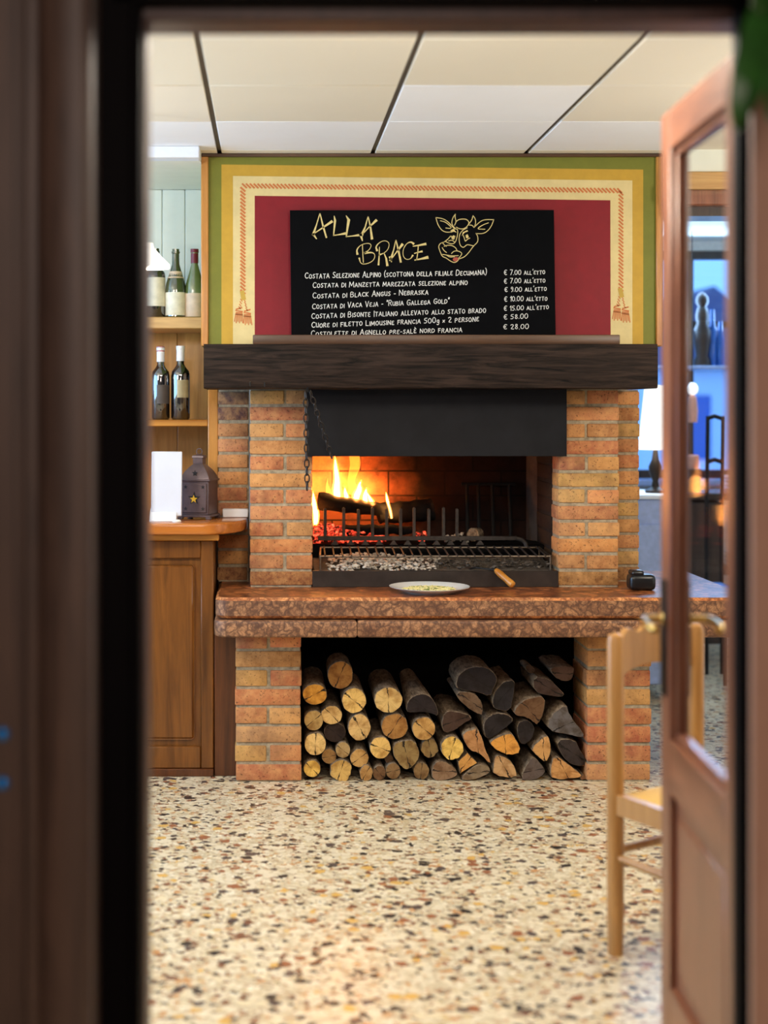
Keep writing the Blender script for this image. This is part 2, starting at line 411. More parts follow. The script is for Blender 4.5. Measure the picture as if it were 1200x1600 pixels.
def mat_terrazzo():
    t = NT('terrazzo'); v = t.coords()
    nn = t.n('ShaderNodeTexNoise'); nn.inputs['Scale'].default_value = 60; nn.inputs['Detail'].default_value = 2; t.l(v, nn.inputs['Vector'])
    ad = t.n('ShaderNodeVectorMath', operation='MULTIPLY_ADD'); t.l(nn.outputs['Color'], ad.inputs[0]); ad.inputs[1].default_value = (0.032,)*3; t.l(v, ad.inputs[2])
    c = None
    def layer(scale, thr, prev, stops, soft=0.06):
        vo = t.n('ShaderNodeTexVoronoi'); vo.inputs['Scale'].default_value = scale; t.l(ad.outputs[0], vo.inputs['Vector'])
        sp = t.n('ShaderNodeSeparateColor'); t.l(vo.outputs['Color'], sp.inputs[0])
        col = t.ramp(sp.outputs[0], stops, 'CONSTANT')
        # the chip's radius varies with its own random value
        rr = t.math('MULTIPLY', sp.outputs[1], thr)
        f = t.ramp(t.math('SUBTRACT', vo.outputs['Distance'], rr), [(0.0, WHT), (soft, BLK)])
        return t.mix(f, prev, col)
    n0 = t.noise(v, 45, 3, 0.6)
    base = t.ramp(n0, [(0.35, rgb((188, 170, 138))), (0.65, rgb((216, 202, 170)))])
    c = layer(64, 0.70, base, [(0.0, rgb((232, 222, 196))), (0.35, rgb((206, 182, 136))), (0.58, rgb((178, 146, 112))), (0.76, rgb((134, 104, 84))), (0.88, rgb((196, 150, 108)))])
    c = layer(44, 0.72, c, [(0.0, rgb((48, 43, 42))), (0.15, rgb((120, 80, 60))), (0.26, rgb((222, 208, 178))), (0.66, rgb((70, 62, 58))), (0.76, rgb((190, 140, 92))), (0.86, rgb((216, 200, 166)))])
    c = layer(27, 0.56, c, [(0.0, rgb((222, 208, 178))), (0.50, rgb((46, 42, 42))), (0.58, rgb((150, 96, 66))), (0.68, rgb((210, 166, 90))), (0.78, rgb((86, 74, 70))), (0.88, rgb((222, 206, 170)))], 0.05)
    t.base(c)
    return t.set(0.32, 0, 0.5)
M['terrazzo'] = mat_terrazzo()
def mat_tile():
    t = NT('ceiling tile'); a = t.n('ShaderNodeAttribute', attribute_name='tone'); v = t.coords()
    n = t.noise(v, 160, 3, 0.6); n2 = t.noise(v, 3, 3)
    c = t.mix(t.math('MULTIPLY', n2, 0.2), a.outputs['Color'], rgb((214, 200, 172)))
    t.base(c); t.bump(n, 0.25, 0.002); return t.set(0.8, 0, 0.2)
M['tile'] = mat_tile()
M['tile_gap'] = plain('grey ceiling bar', (92, 84, 76), 0.6)
def mat_logend():
    t = NT('cut log end'); v = t.coords(); oi = t.n('ShaderNodeObjectInfo')
    sp = t.n('ShaderNodeSeparateXYZ'); t.l(v, sp.inputs[0])
    cb = t.n('ShaderNodeCombineXYZ'); t.l(sp.outputs[0], cb.inputs[0]); t.l(sp.outputs[2], cb.inputs[1]); t.l(oi.outputs['Random'], cb.inputs[2])
    rnd = t.n('ShaderNodeCombineXYZ'); t.l(t.math('MULTIPLY', oi.outputs['Random'], 37.0), rnd.inputs[2])
    add = t.n('ShaderNodeVectorMath', operation='ADD'); t.l(cb.outputs[0], add.inputs[0]); t.l(rnd.outputs[0], add.inputs[1])
    n = t.noise(add.outputs[0], 45, 5, 0.65); nb = t.noise(add.outputs[0], 22, 4, 0.6)
    ln = t.n('ShaderNodeVectorMath', operation='LENGTH'); cb2 = t.n('ShaderNodeCombineXYZ'); t.l(sp.outputs[0], cb2.inputs[0]); t.l(sp.outputs[2], cb2.inputs[1]); t.l(cb2.outputs[0], ln.inputs[0])
    r = ln.outputs['Value']
    ring = t.math('SINE', t.math('ADD', t.math('MULTIPLY', r, 1500.0), t.math('MULTIPLY', n, 9.0)))
    c = oi.outputs['Color']
    dk = t.mix(1.0, c, (0.50, 0.40, 0.30, 1), 'MULTIPLY')
    c = t.mix(t.math('MULTIPLY', t.math('ADD', ring, 1.0), 0.14), c, dk)
    c = t.mix(t.ramp(nb, [(0.46, BLK), (0.66, (0.95,)*3+(1,))]), c, dk)
    ang = t.math('ARCTAN2', sp.outputs[2], sp.outputs[0])
    ph = t.math('ADD', t.math('MULTIPLY', ang, 2.0), t.math('ADD', t.math('MULTIPLY', oi.outputs['Random'], 40.0), t.math('MULTIPLY', n, 1.6)))
    crack = t.ramp(t.math('SINE', ph), [(0.985, BLK), (0.997, WHT)])
    ph2 = t.math('ADD', t.math('MULTIPLY', ang, 9.0), t.math('MULTIPLY', n, 5.0))
    fine = t.ramp(t.math('SINE', ph2), [(0.93, BLK), (1.0, (0.5,)*3+(1,))])
    c = t.mix(fine, c, dk)
    c = t.mix(crack, c, (0.012, 0.008, 0.005, 1))
    t.base(c); t.bump(n, 0.4, 0.002); return t.set(0.75, 0, 0.2)
M['logend'] = mat_logend()
def mat_bark():
    t = NT('bark'); v = t.coords((1, 0.25, 1)); n = t.noise(v, 70, 6, 0.7, 0.5)
    t.base(t.ramp(n, [(0.3, rgb((52, 42, 34))), (0.5, rgb((134, 114, 92))), (0.75, rgb((182, 164, 138)))])); t.bump(n, 0.9, 0.006)
    return t.set(0.9, 0, 0.2)
M['bark'] = mat_bark()
def mat_ember():
    t = NT('glowing embers'); v = t.coords(); n = t.noise(v, 42, 5, 0.7)
    t.base(rgb((60, 42, 38)))
    sp = t.n('ShaderNodeSeparateXYZ'); t.l(v, sp.inputs[0])
    t.l(t.ramp(n, [(0.44, BLK), (0.54, (0.9, 0.05, 0.02, 1)), (0.68, (1.0, 0.28, 0.12, 1))]), t.p.inputs['Emission Color'])
    t.p.inputs['Emission Strength'].default_value = 1.4
    t.bump(n, 0.6, 0.004); return t.set(0.9, 0, 0.1)
M['ember'] = mat_ember()
M['ash'] = plain('white ash flakes', (196, 186, 172), 0.9, 0, 0.1, 0.3, 120, 0.5)
M['ash_dark'] = plain('grey ash', (92, 84, 76), 0.95, 0, 0.1, 0.4, 90, 0.8)
def mat_flame(name, col, strength):
    m = bpy.data.materials.new(name); m.use_nodes = True; t = m.node_tree; t.nodes.clear()
    o = t.nodes.new('ShaderNodeOutputMaterial'); e = t.nodes.new('ShaderNodeEmission')
    e.inputs[0].default_value = (*col, 1); e.inputs[1].default_value = strength
    t.links.new(e.outputs[0], o.inputs['Volume']); return m
M['flame_outer'] = mat_flame('orange flame gas', (1.0, 0.27, 0.03), 42)
M['flame_core'] = mat_flame('yellow flame gas', (1.0, 0.58, 0.16), 95)
M['flame_haze'] = mat_flame('thin orange flame gas', (1.0, 0.33, 0.04), 9)
M['rack_black'] = plain('sooty black iron', (18, 16, 15), 0.8, 0.2, 0.3, 0.3, 60, 0.4)
M['casing_wood'] = wood('worn brown casing', (176, 132, 112), (208, 168, 146), 'Z', 0.7, 0.42)
for k in ('glass_green', 'glass_olive', 'glass_black'):
    for nd in M[k].node_tree.nodes:
        if nd.type == 'BSDF_PRINCIPLED': nd.inputs['IOR'].default_value = 1.9
M['chain_iron'] = plain('worn chain iron', (58, 54, 52), 0.42, 0.6, 0.5, 0.3, 60)

# ------------------------------------------------------------ the room
CEIL = 2.42
m = MB(); m.box(-3.0, 3.6, -1.6, 9.3, -0.05, 0.0)
struct('floor', m, M['terrazzo'], 'speckled cream and brown terrazzo floor', 'floor')

m = MB()                                     # suspended ceiling: dark grid bars and square tiles
m.box(-3.0, 3.6, 2.62, 9.3, CEIL+0.012, CEIL+0.05, mi=1)
rt = random.Random(3)
xs = [-0.193 + 0.6*k for k in range(-5, 8)]; ys = [5.94 - 0.6*k for k in range(-6, 6)]
for i, x in enumerate(xs):
    for j, y in enumerate(ys):
        x0, x1 = max(x+0.009, -2.99), min(x+0.591, 3.59); y0, y1 = max(y-0.5975, 2.72), min(y-0.0025, 9.2)
        if x1 - x0 < 0.05 or y1 - y0 < 0.05: continue
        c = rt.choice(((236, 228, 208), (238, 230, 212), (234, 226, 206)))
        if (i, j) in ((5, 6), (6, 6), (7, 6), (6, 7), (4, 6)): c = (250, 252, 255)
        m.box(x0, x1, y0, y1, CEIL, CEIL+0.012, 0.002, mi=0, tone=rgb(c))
struct('ceiling', m, [M['tile'], M['tile_gap']], 'cream suspended ceiling of square tiles', 'ceiling')

def simple(name, b, mat, label, cat, bev=0.0):
    m = MB(); m.box(*b, bev); return struct(name, m, mat, label, cat)
m = MB()                                     # left wall with a window opening
for b in ((-3.1,-3.0,2.6,3.2,0,CEIL), (-3.1,-3.0,5.4,6.9,0,CEIL), (-3.1,-3.0,3.2,5.4,0,0.9), (-3.1,-3.0,3.2,5.4,2.2,CEIL)): m.box(*b)
struct('wall_left', m, M['wall_white'], 'white plaster wall on the left of the dining room', 'wall')
simple('wall_right', (3.6, 3.7, 2.6, 9.3, 0, CEIL), M['wall_white'], 'white plaster wall on the right of the dining room', 'wall')
m = MB(); m.box(-3.0, 1.5, 6.75, 6.85, 0, CEIL+0.01)
struct('wall_back', m, M['wall_white'], 'white wall behind the bar and fireplace', 'wall')
m = MB()                                     # window wall of the far room
WX0, WX1, WZ0, WZ1 = 1.75, 3.3, 1.0, 2.36
for b in ((1.5,WX0,9.2,9.3,0,CEIL), (WX1,3.6,9.2,9.3,0,CEIL), (WX0,WX1,9.2,9.3,0,WZ0), (WX0,WX1,9.2,9.3,WZ1,CEIL)): m.box(*b)
m.box(1.5, 1.6, 6.85, 9.3, 0, CEIL)
struct('wall_rear', m, M['wall_white'], 'far wall around the bright blue window', 'wall')
win = MB()
for b in ((WX0,WX0+.05,9.18,9.26,WZ0,WZ1), (WX1-.05,WX1,9.18,9.26,WZ0,WZ1), (WX0,WX1,9.18,9.26,WZ0,WZ0+.05), (WX0,WX1,9.18,9.26,WZ1-.05,WZ1), (2.50,2.54,9.18,9.26,WZ0,WZ1), (WX0,WX1,9.19,9.25,1.90,1.94)): win.box(*b, 0.004)
w1 = struct('window_1', win, M['dark_wood'], 'blue daylit window of the far room, seen through the door glass', 'window')
p = MB(); p.box(WX0+.05, WX1-.05, 9.215, 9.221, WZ0+.05, WZ1-.05); p.build('window_pane', M['pane'], w1)
s = MB(); s.box(WX0-.05, WX1+.05, 9.02, 9.2, WZ0-.04, WZ0, 0.006); s.build('window_sill', M['pale_blue'], w1)

# dropped beam right of the chimney and white board left of it
m = MB()
m.box(1.56, 3.6, 5.92, 6.1, 2.335, CEIL, mi=0); m.box(1.56, 3.6, 5.905, 6.1, 2.262, 2.333, 0.004, mi=1); m.box(1.56, 3.6, 5.88, 6.1, 2.20, 2.26, 0.006, mi=2); m.box(1.56, 3.6, 5.93, 6.1, 2.165, 2.20, mi=3)
struct('trim_1', m, [M['green_wall'], M['pine_pale'], M['door_wood'], M['dark_wood']], 'layered beam across the ceiling right of the chimney, seen through the door glass', 'beam')
m = MB(); m.box(-3.0, -0.264, 5.83, 5.90, 2.372, CEIL, 0.004); m.box(-3.0, -0.264, 5.90, 6.70, 2.376, CEIL, mi=1)
struct('trim_2', m, [M['white_trim'], M['green_wall']], 'white board along the ceiling above the bar', 'trim')

# chimney breast: painted borders, red field, painted rope
dC = 6.02
m = MB(); m.box(-0.262, 1.545, dC, 6.75, 1.6655, CEIL, mi=0)
def q(pts, y, mi): m.face([(PX(a, dC), y, PZ(b, dC)) for a, b in pts], mi)
e = 0.0006
q(((346,545),(1005,545),(1005,265),(346,257)), dC-e, 1)
q(((364,545),(988,545),(988,282),(364,275)), dC-2*e, 2)
q(((398,545),(954,545),(953.5,313),(398,306)), dC-3*e, 3)
yr = dC-3*e-0.0002
def dash(cx, cy, dx, dy, wd): m.ribbon([(PX(cx-dx, dC), PZ(cy-dy, dC)), (PX(cx+dx, dC), PZ(cy+dy, dC))], wd*dC/F, yr, 4)
for k in range(98):                           # rope along the top
    t = k/97; dash(382+t*586, 290.5+t*7.5, 3.0, 2.9, 2.7)
for k in range(29):
    t = k/28; dash(379.5, 296+t*160, 3.0, 2.6, 3.0)
for k in range(27):
    t = k/26; dash(970, 302+t*150, 2.8, 2.6, 2.6)
for kx, ky in ((379.5, 461), (970, 457)):
    m.ribbon([(PX(kx-1, dC), PZ(ky-4, dC)), (PX(kx+1, dC), PZ(ky+5, dC))], 7*dC/F, yr-0.0002, 5)
    for sx, tx, ty in ((-1, -6, 26), (1, 7, 29)):
        for k in range(5):
            t = k/5; dash(kx+sx*1.5+(tx-sx*1.5)*t, ky+4+(ty-6)*t, 1.2, 1.8, 1.4)
        bx, by = kx+tx, ky+ty
        dash(bx, by-5, 4.2, -1.2, 2.2); dash(bx, by-1, 5.0, 0.8, 2.0); dash(bx, by+4.5, 5.6, 0.6, 1.2)
        for k in range(6): m.ribbon([(PX(bx-4.5+k*1.8, dC), PZ(by+1, dC)), (PX(bx-6.5+k*2.6+sx*0.6, dC), PZ(by+15+(k%2)*2.5, dC))], 1.5*dC/F, yr, 4)
wc = struct('wall_chimney', m, [M['p_green'], M['p_yellow'], M['p_cream'], M['p_red'], M['p_rope'], M['p_gold']], 'chimney breast painted with green, yellow, cream and red borders and a rope', 'wall')
m = MB()
m.box(-0.265, -0.236, dC-0.014, dC, 1.666, CEIL-0.012, 0.003); m.box(PX(1024, dC), PX(1034, dC), dC-0.014, dC, 1.666, CEIL-0.012, 0.003)
m.build('side_trim', M['pine'], wc)
m = MB(); m.box(-0.265, PX(1034, dC), dC-0.016, dC, CEIL-0.014, CEIL, 0.003); m.build('top_trim', M['ledge'], wc)

# entry room in front of the doorway, where the viewer stands
OX0, OX1, OZ = PX(222, 2.62), PX(1149, 2.62), PZ(8, 2.62)
m = MB()
m.box(-3.0, OX0, 2.62, 2.72, 0, CEIL+0.3); m.box(OX1+0.10, 3.6, 2.62, 2.72, 0, CEIL+0.3); m.box(OX0, OX1+0.10, 2.62, 2.72, OZ+0.05, CEIL+0.3)
struct('wall_front', m, M['wall_dark'], 'dim wall around the doorway', 'wall')
m = MB()
m.box(-1.9, -1.8, -1.6, 2.62, 0, 2.75); m.box(1.8, 1.9, -1.6, 2.62, 0, 2.75); m.box(-1.9, 1.9, -1.7, -1.6, 0, 2.75); m.box(-1.9, 1.9, -1.7, 2.7, 2.70, 2.8)
struct('wall_entry', m, M['wall_dark'], 'plain walls and ceiling of the entry room around the viewer', 'wall')

# door frame, left post, head, right post
m = MB()
m.box(PX(140,2.62)-.03, OX0, 2.60, 2.64, 0, 2.6, 0.003, mi=1)  # shaded reveal, darkened by its colour
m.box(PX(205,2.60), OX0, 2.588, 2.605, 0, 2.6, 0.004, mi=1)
m.box(OX0-.03, PX(234,2.72), 2.64, 2.75, 0, 2.14, 0.004, mi=2)
xA0, xA1 = PX(62,2.45), PX(140,2.45)
m.prism([(xA0,2.62),(xA0,2.462),(xA0+.012,2.452),(xA0+.05,2.447),(xA1-.012,2.45),(xA1,2.465),(xA1,2.62)], 0, 2.6, axis='Z', mi=0)
xB0 = PX(38,2.43)
m.prism([(xB0,2.62),(xB0,2.44),(xB0+.006,2.43),(xA0-.003,2.432),(xA0+.004,2.445),(xA0+.004,2.62)], 0, 2.6, axis='Z', mi=0)
struct('trim_3', m, [M['frame_wood'], M['frame_shadow'], M['frame_strip']], 'dark stepped wooden post on the left of the doorway', 'door frame')
m = MB()
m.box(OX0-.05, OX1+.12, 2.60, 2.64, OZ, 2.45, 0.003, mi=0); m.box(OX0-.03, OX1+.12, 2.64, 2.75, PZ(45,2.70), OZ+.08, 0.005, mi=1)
struct('trim_4', m, [M['frame_shadow'], M['frame_strip']], 'dark wooden head across the top of the doorway', 'door frame')
m = MB()
m.box(OX1, OX1+.12, 2.60, 2.64, 0, 2.6, 0.003, mi=1)  # near-black colour stands in for the shadow gap beside the leaf
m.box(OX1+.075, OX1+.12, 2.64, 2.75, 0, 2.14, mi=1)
m.box(PX(1176,2.45), PX(1176,2.45)+.16, 2.45, 2.468, 0, 2.6, 0.004, mi=0)
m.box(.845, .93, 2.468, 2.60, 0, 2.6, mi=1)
struct('trim_5', m, [M['casing_wood'], M['frame_shadow']], 'reddish wooden post at the right edge of the doorway', 'door frame')
m = MB(); m.box(-1.8, xB0-.004, 2.475, 2.62, 0, 2.6, 0.004); m.box(PX(20,2.47), PX(20,2.47)+.004, 2.468, 2.48, 0, 2.6)
struct('trim_6', m, M['frame_wood'], 'dark wooden panelling at the left edge beside the doorway', 'panelling')

# ------------------------------------------------------------ open half-glazed door leaf
HX, HY = PX(1157, 2.672), 2.672
FX_, FY_ = PX(1033, 3.34), 3.34
DW = math.hypot(FX_-HX, FY_-HY); DA = math.atan2(FY_-HY, FX_-HX)
DM = Matrix.Translation((HX, HY, 0)) @ Matrix.Rotation(DA, 4, 'Z')     # local x along the leaf, -y towards the right, +y towards the left face
DT = 0.042
def dbox(mb, x0, x1, z0, z1, y0=-DT, y1=0.0, bev=0.003, mi=0): mb.box(x0, x1, y0, y1, z0, z1, bev, 1, mi, None, DM)
door = thing('door_1', (HX, HY, 0), 'open half glazed wooden door leaf at the right of the doorway', 'door', kind='structure')
DZ = 2.06
ST = 0.088
for x0, x1 in ((0, ST+.02), (DW-ST, DW)):
    m = MB(); dbox(m, x0, x1, 0.012, DZ); m.build('stile', M['door_wood'], door)
for z0, z1 in ((DZ-0.085, DZ), (0.61, 0.725), (0.012, 0.2)):
    m = MB(); dbox(m, ST+.02, DW-ST, z0, z1); m.build('rail', M['door_wood_h'], door)
m = MB()                                     # bead around the glass
for x0, x1, z0, z1 in ((ST+.02, ST+.03, .725, DZ-.085), (DW-ST-.012, DW-ST, .725, DZ-.085), (ST+.02, DW-ST, .725, .739), (ST+.02, DW-ST, DZ-.099, DZ-.085)):
    dbox(m, x0, x1, z0, z1, -DT+.006, -.012, 0.003)
m.build('glazing_bead', M['door_wood'], door)
m = MB(); dbox(m, ST+.028, DW-ST-.01, .735, DZ-.095, -.026, -.021, 0); m.build('glass_pane', M['pane'], door)
m = MB(); dbox(m, ST+.02, DW-ST, .2, .61, -.030, -.014, 0); dbox(m, ST+.06, DW-ST-.04, .24, .57, -.034, -.009, 0.008); m.build('lower_panel', M['door_wood'], door)
hx = DW - 0.045; hz = PZ(966, 3.3)
def handle(side):
    y = 0.0 if side > 0 else -DT
    o = MB()
    dbox(o, hx-.02, hx+.02, hz-.165, hz+.085, *(sorted((y, y+side*.008))), bev=0.003)
    pl = o.build('escutcheon', M['dark_bronze'], door)
    k = MB(); pts = [(hx, y+side*.006, hz), (hx, y+side*.03, hz), (hx-.004, y+side*.046, hz), (hx-.02, y+side*.052, hz-.001), (hx-.06, y+side*.054, hz-.003), (hx-.10, y+side*.052, hz-.004), (hx-.115, y+side*.044, hz-.008)]
    k.tube([DM @ Vector(p) for p in smooth2(pts)], 0.0085, 10)
    k.lathe([(0.0, 0.0), (.017, 0.0), (.017, .006), (.012, .010), (.0, .010)], (0, 0, 0), 16, M=DM @ Matrix.Translation((hx, y, hz)) @ Matrix.Rotation(R(-90*side), 4, 'X'))
    k.build('lever_handle', M['brass'], pl)
handle(1); handle(-1)

# ------------------------------------------------------------ fireplace
TONES = [(192,130,84), (184,118,76), (198,140,92), (174,110,74), (202,150,96), (180,114,78), (194,134,82), (170,104,72), (194,146,90)]
rb = random.Random(11)
def bricks(mb, x0, x1, y0, y1, z0, z1, rows, pats, dark=(), mi_b=0, mi_m=1):
    pitch = (z1-z0)/rows; j = 0.0118
    mb.box(x0+.004, x1-.004, y0+.005, y1, z0, z1, mi=mi_m)
    W = x1-x0
    for r in range(rows):
        pat = pats[r % len(pats)]
        zb, zt = z0+r*pitch+j*0.5, z0+(r+1)*pitch-j*0.5
        c = 0.0
        for k, fr in enumerate(pat):
            a, b = x0+W*c, x0+W*(c+fr); c += fr
            if k > 0: a += j*0.5
            if k < len(pat)-1: b -= j*0.5
            t = rb.choice(TONES); t = tuple(v*rb.uniform(.92, 1.06) for v in t)
            if r == 0 and z0 > .5: t = (t[0]*.66, t[1]*.60, t[2]*.58)      # dirty lowest course
            if rows-1-r in dark: t = (86+rb.random()*10, 66, 66)
            dz = rb.uniform(-.0022, .0022); dx = rb.uniform(-.0025, .0025); dy = rb.uniform(-.003, .002)
            mb.box(a+dx, b+dx, y0+dy, y1-.002, zb+dz, zt+dz, 0.0045, 2, mi_b, rgb(t))
fp = thing('fireplace', (0.63, 5.9, 0), 'brick fireplace with marble hearth slab, dark beam and black hood', 'fireplace')
BM = [M['brick'], M['mortar']]
SZ = 0.722; MZ = 1.497
def pillar(b, rows, pats, dark=(), mats=BM):
    m = MB(); bricks(m, *b, rows, pats, dark); return m.build('brick_pillar', mats, fp)
pillar((-.127, .1225, 5.85, 6.12, 0, .575), 8, [(1,), (.5, .5)])
pillar((1.212, 1.455, 5.85, 6.12, 0, .575), 8, [(1,), (.48, .52)])
pillar((-.075, .1706, 6.02, 6.16, SZ, MZ), 12, [(1,), (.56, .44)])
pillar((1.134, 1.372, 6.02, 6.16, SZ, MZ), 12, [(1,), (.46, .54)])
pillar((-.207, -.0765, 6.21, 6.34, SZ, MZ), 12, [(.93,)], (0, 1))
pillar((1.374, 1.498, 6.21, 6.34, SZ, MZ), 12, [(1,)])
m = MB(); bricks(m, 1.134, 1.30, 6.165, 6.56, SZ, 1.60, 13, [(1,)]); m.build('firebox_side', [M['brick_soot_shade'], M['mortar_soot']], fp)
m = MB(); bricks(m, .0, .1706, 6.165, 6.56, SZ, 1.60, 13, [(1,)]); m.build('firebox_side', [M['brick'], M['mortar_soot']], fp)
m = MB(); m.box(.1706, 1.134, 6.55, 6.62, SZ, 1.62); m.build('firebox_back', M['firebrick'], fp)
m = MB(); m.box(-.2, 1.5, 6.02, 6.62, 1.60, 1.619); m.build('flue_light_block', M['char_and_shade'], fp)  # unseen black lid added to stop light leaking in from above
m = MB(); m.prism([(1.134, 6.55), (1.134, 6.49), (1.118, 6.505), (1.098, 6.55)], SZ, 1.60, axis='Z'); m.prism([(1.134,6.55),(1.134,6.44),(1.10,6.49),(1.07,6.55)], SZ, SZ+.07, axis='Z'); m.build('corner_plaster', plain('smoked plaster', (70, 56, 48), 0.9, var=0.4, scale=12), fp)
m = MB(); m.box(.1706, 1.134, 6.33, 6.55, SZ, .862, 0.004); m.build('fire_bed', M['char_and_shade'], fp)
m = MB(); m.box(.1706, 1.134, 6.012, 6.02, SZ, .783, 0.002); m.box(.1706, 1.134, 6.012, 6.03, .779, .786, 0.002); m.build('ash_lip', plain('smoked steel strip', (52, 43, 38), 0.5, 0.5, var=0.35, scale=14), fp)
def slab_plan(x0, x1, y0, y1, r):
    pts = [(x0, y1)]
    for k in range(9):
        a = math.pi + k*math.pi/16; pts.append((x0+r+r*math.cos(a), y0+r+r*math.sin(a)))
    for k in range(9):
        a = 1.5*math.pi + k*math.pi/16; pts.append((x1-r+r*math.cos(a), y0+r+r*math.sin(a)))
    pts.append((x1, y1)); return pts
m = MB(); fs = m.prism(slab_plan(-.199, 1.80, 5.68, 6.62, .055), .644, SZ, 0.011, 1, 0, axis='Z')
m.bm.normal_update()
for f in fs:
    if abs(f.normal.z) < 0.25: f.material_index = 1
    elif abs(f.normal.z) < 0.95: f.material_index = 2
m.build('hearth_slab', [M['marble'], M['marble_matt'], M['marble_edge']], fp)
for x0, x1, r0 in ((-.203, PX(557.5, 5.67), True), (PX(558.5, 5.67), 1.80, False)):
    m = MB()
    pl = slab_plan(x0, x1, 5.668, 6.62, .055)
    if r0: pl = pl[:10] + [(x1, 5.668), (x1, 6.62)]
    else: pl = [(x0, 6.62), (x0, 5.668)] + pl[10:]
    m.prism(pl, .576, .639, 0.010, 3, axis='Z'); m.build('slab_base', M['marble_matt'], fp)
m = MB(); m.box(-.127, 1.60, 6.50, 6.58, 0, .576); m.build('wood_store_back', M['char_and_shade'], fp)  # black colour stands in for the shade under the slab
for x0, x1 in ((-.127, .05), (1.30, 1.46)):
    m = MB(); m.box(x0, x1, 6.13, 6.5, 0, .576); m.build('wood_store_side', M['brick_soot_shade'], fp)  # dark brick colour carries the inner shade of the store
# oak beam: many cuts along its length, edges worn unevenly
m = MB()
NX = 60; x0, x1 = -.244, 1.456
sec = [(5.752,1.500),(5.748,1.52),(5.748,1.645),(5.756,1.664),(5.80,1.6655),(6.155,1.665),(6.155,1.497),(5.77,1.497)]
rings = []
for i in range(NX+1):
    x = x0+(x1-x0)*i/NX; rg = []
    for k, (y, z) in enumerate(sec):
        nv = noise.noise(Vector((x*4, y*3, z*9+k))) ; n2 = noise.noise(Vector((x*17, k*3.1, 2)))
        s_ = 1.0 if k in (0, 1, 2, 3, 7) else 0.0
        rg.append(m.bm.verts.new((x, y+s_*(nv*.004+n2*.002), z+(s_*(n2*.003) if k in (0, 7) else 0))))
    rings.append(rg)
fs = []
for i in range(NX):
    for k in range(len(sec)):
        fs.append(m.bm.faces.new((rings[i][k], rings[i+1][k], rings[i+1][(k+1)%len(sec)], rings[i][(k+1)%len(sec)])))
fs.append(m.bm.faces.new(rings[0][::-1])); fs.append(m.bm.faces.new(rings[-1]))
bmesh.ops.recalc_face_normals(m.bm, faces=fs); m.paint(fs, 0, None, True)
beam = m.build('mantel_beam', M['mantel'], fp, sharp=30)
for px, py in ((391, 600), (413.5, 601)):
    m = MB(); c = P(px, py, 5.75); m.tube([(c.x, 5.76, c.z+.008), (c.x, 5.74, c.z+.006), (c.x, 5.735, c.z-.008)], .0028, 7); m.build('bent_nail', M['black_iron'], beam)
# hood: bent sheet, front and two sides
m = MB()
hx0, hx1, hz0 = PX(480, 5.955), PX(885.5, 5.955), PZ(713, 5.955)
m.box(hx0, hx1, 5.953, 5.957, hz0, 1.4965, 0.0015); m.box(hx0, hx1, 5.957, 5.985, hz0, hz0+.004)
m.box(hx0, hx0+.004, 5.957, 6.018, hz0, 1.4965); m.box(hx1-.004, hx1, 5.957, 6.018, hz0, 1.4965)
m.build('hood', M['hood'], fp)

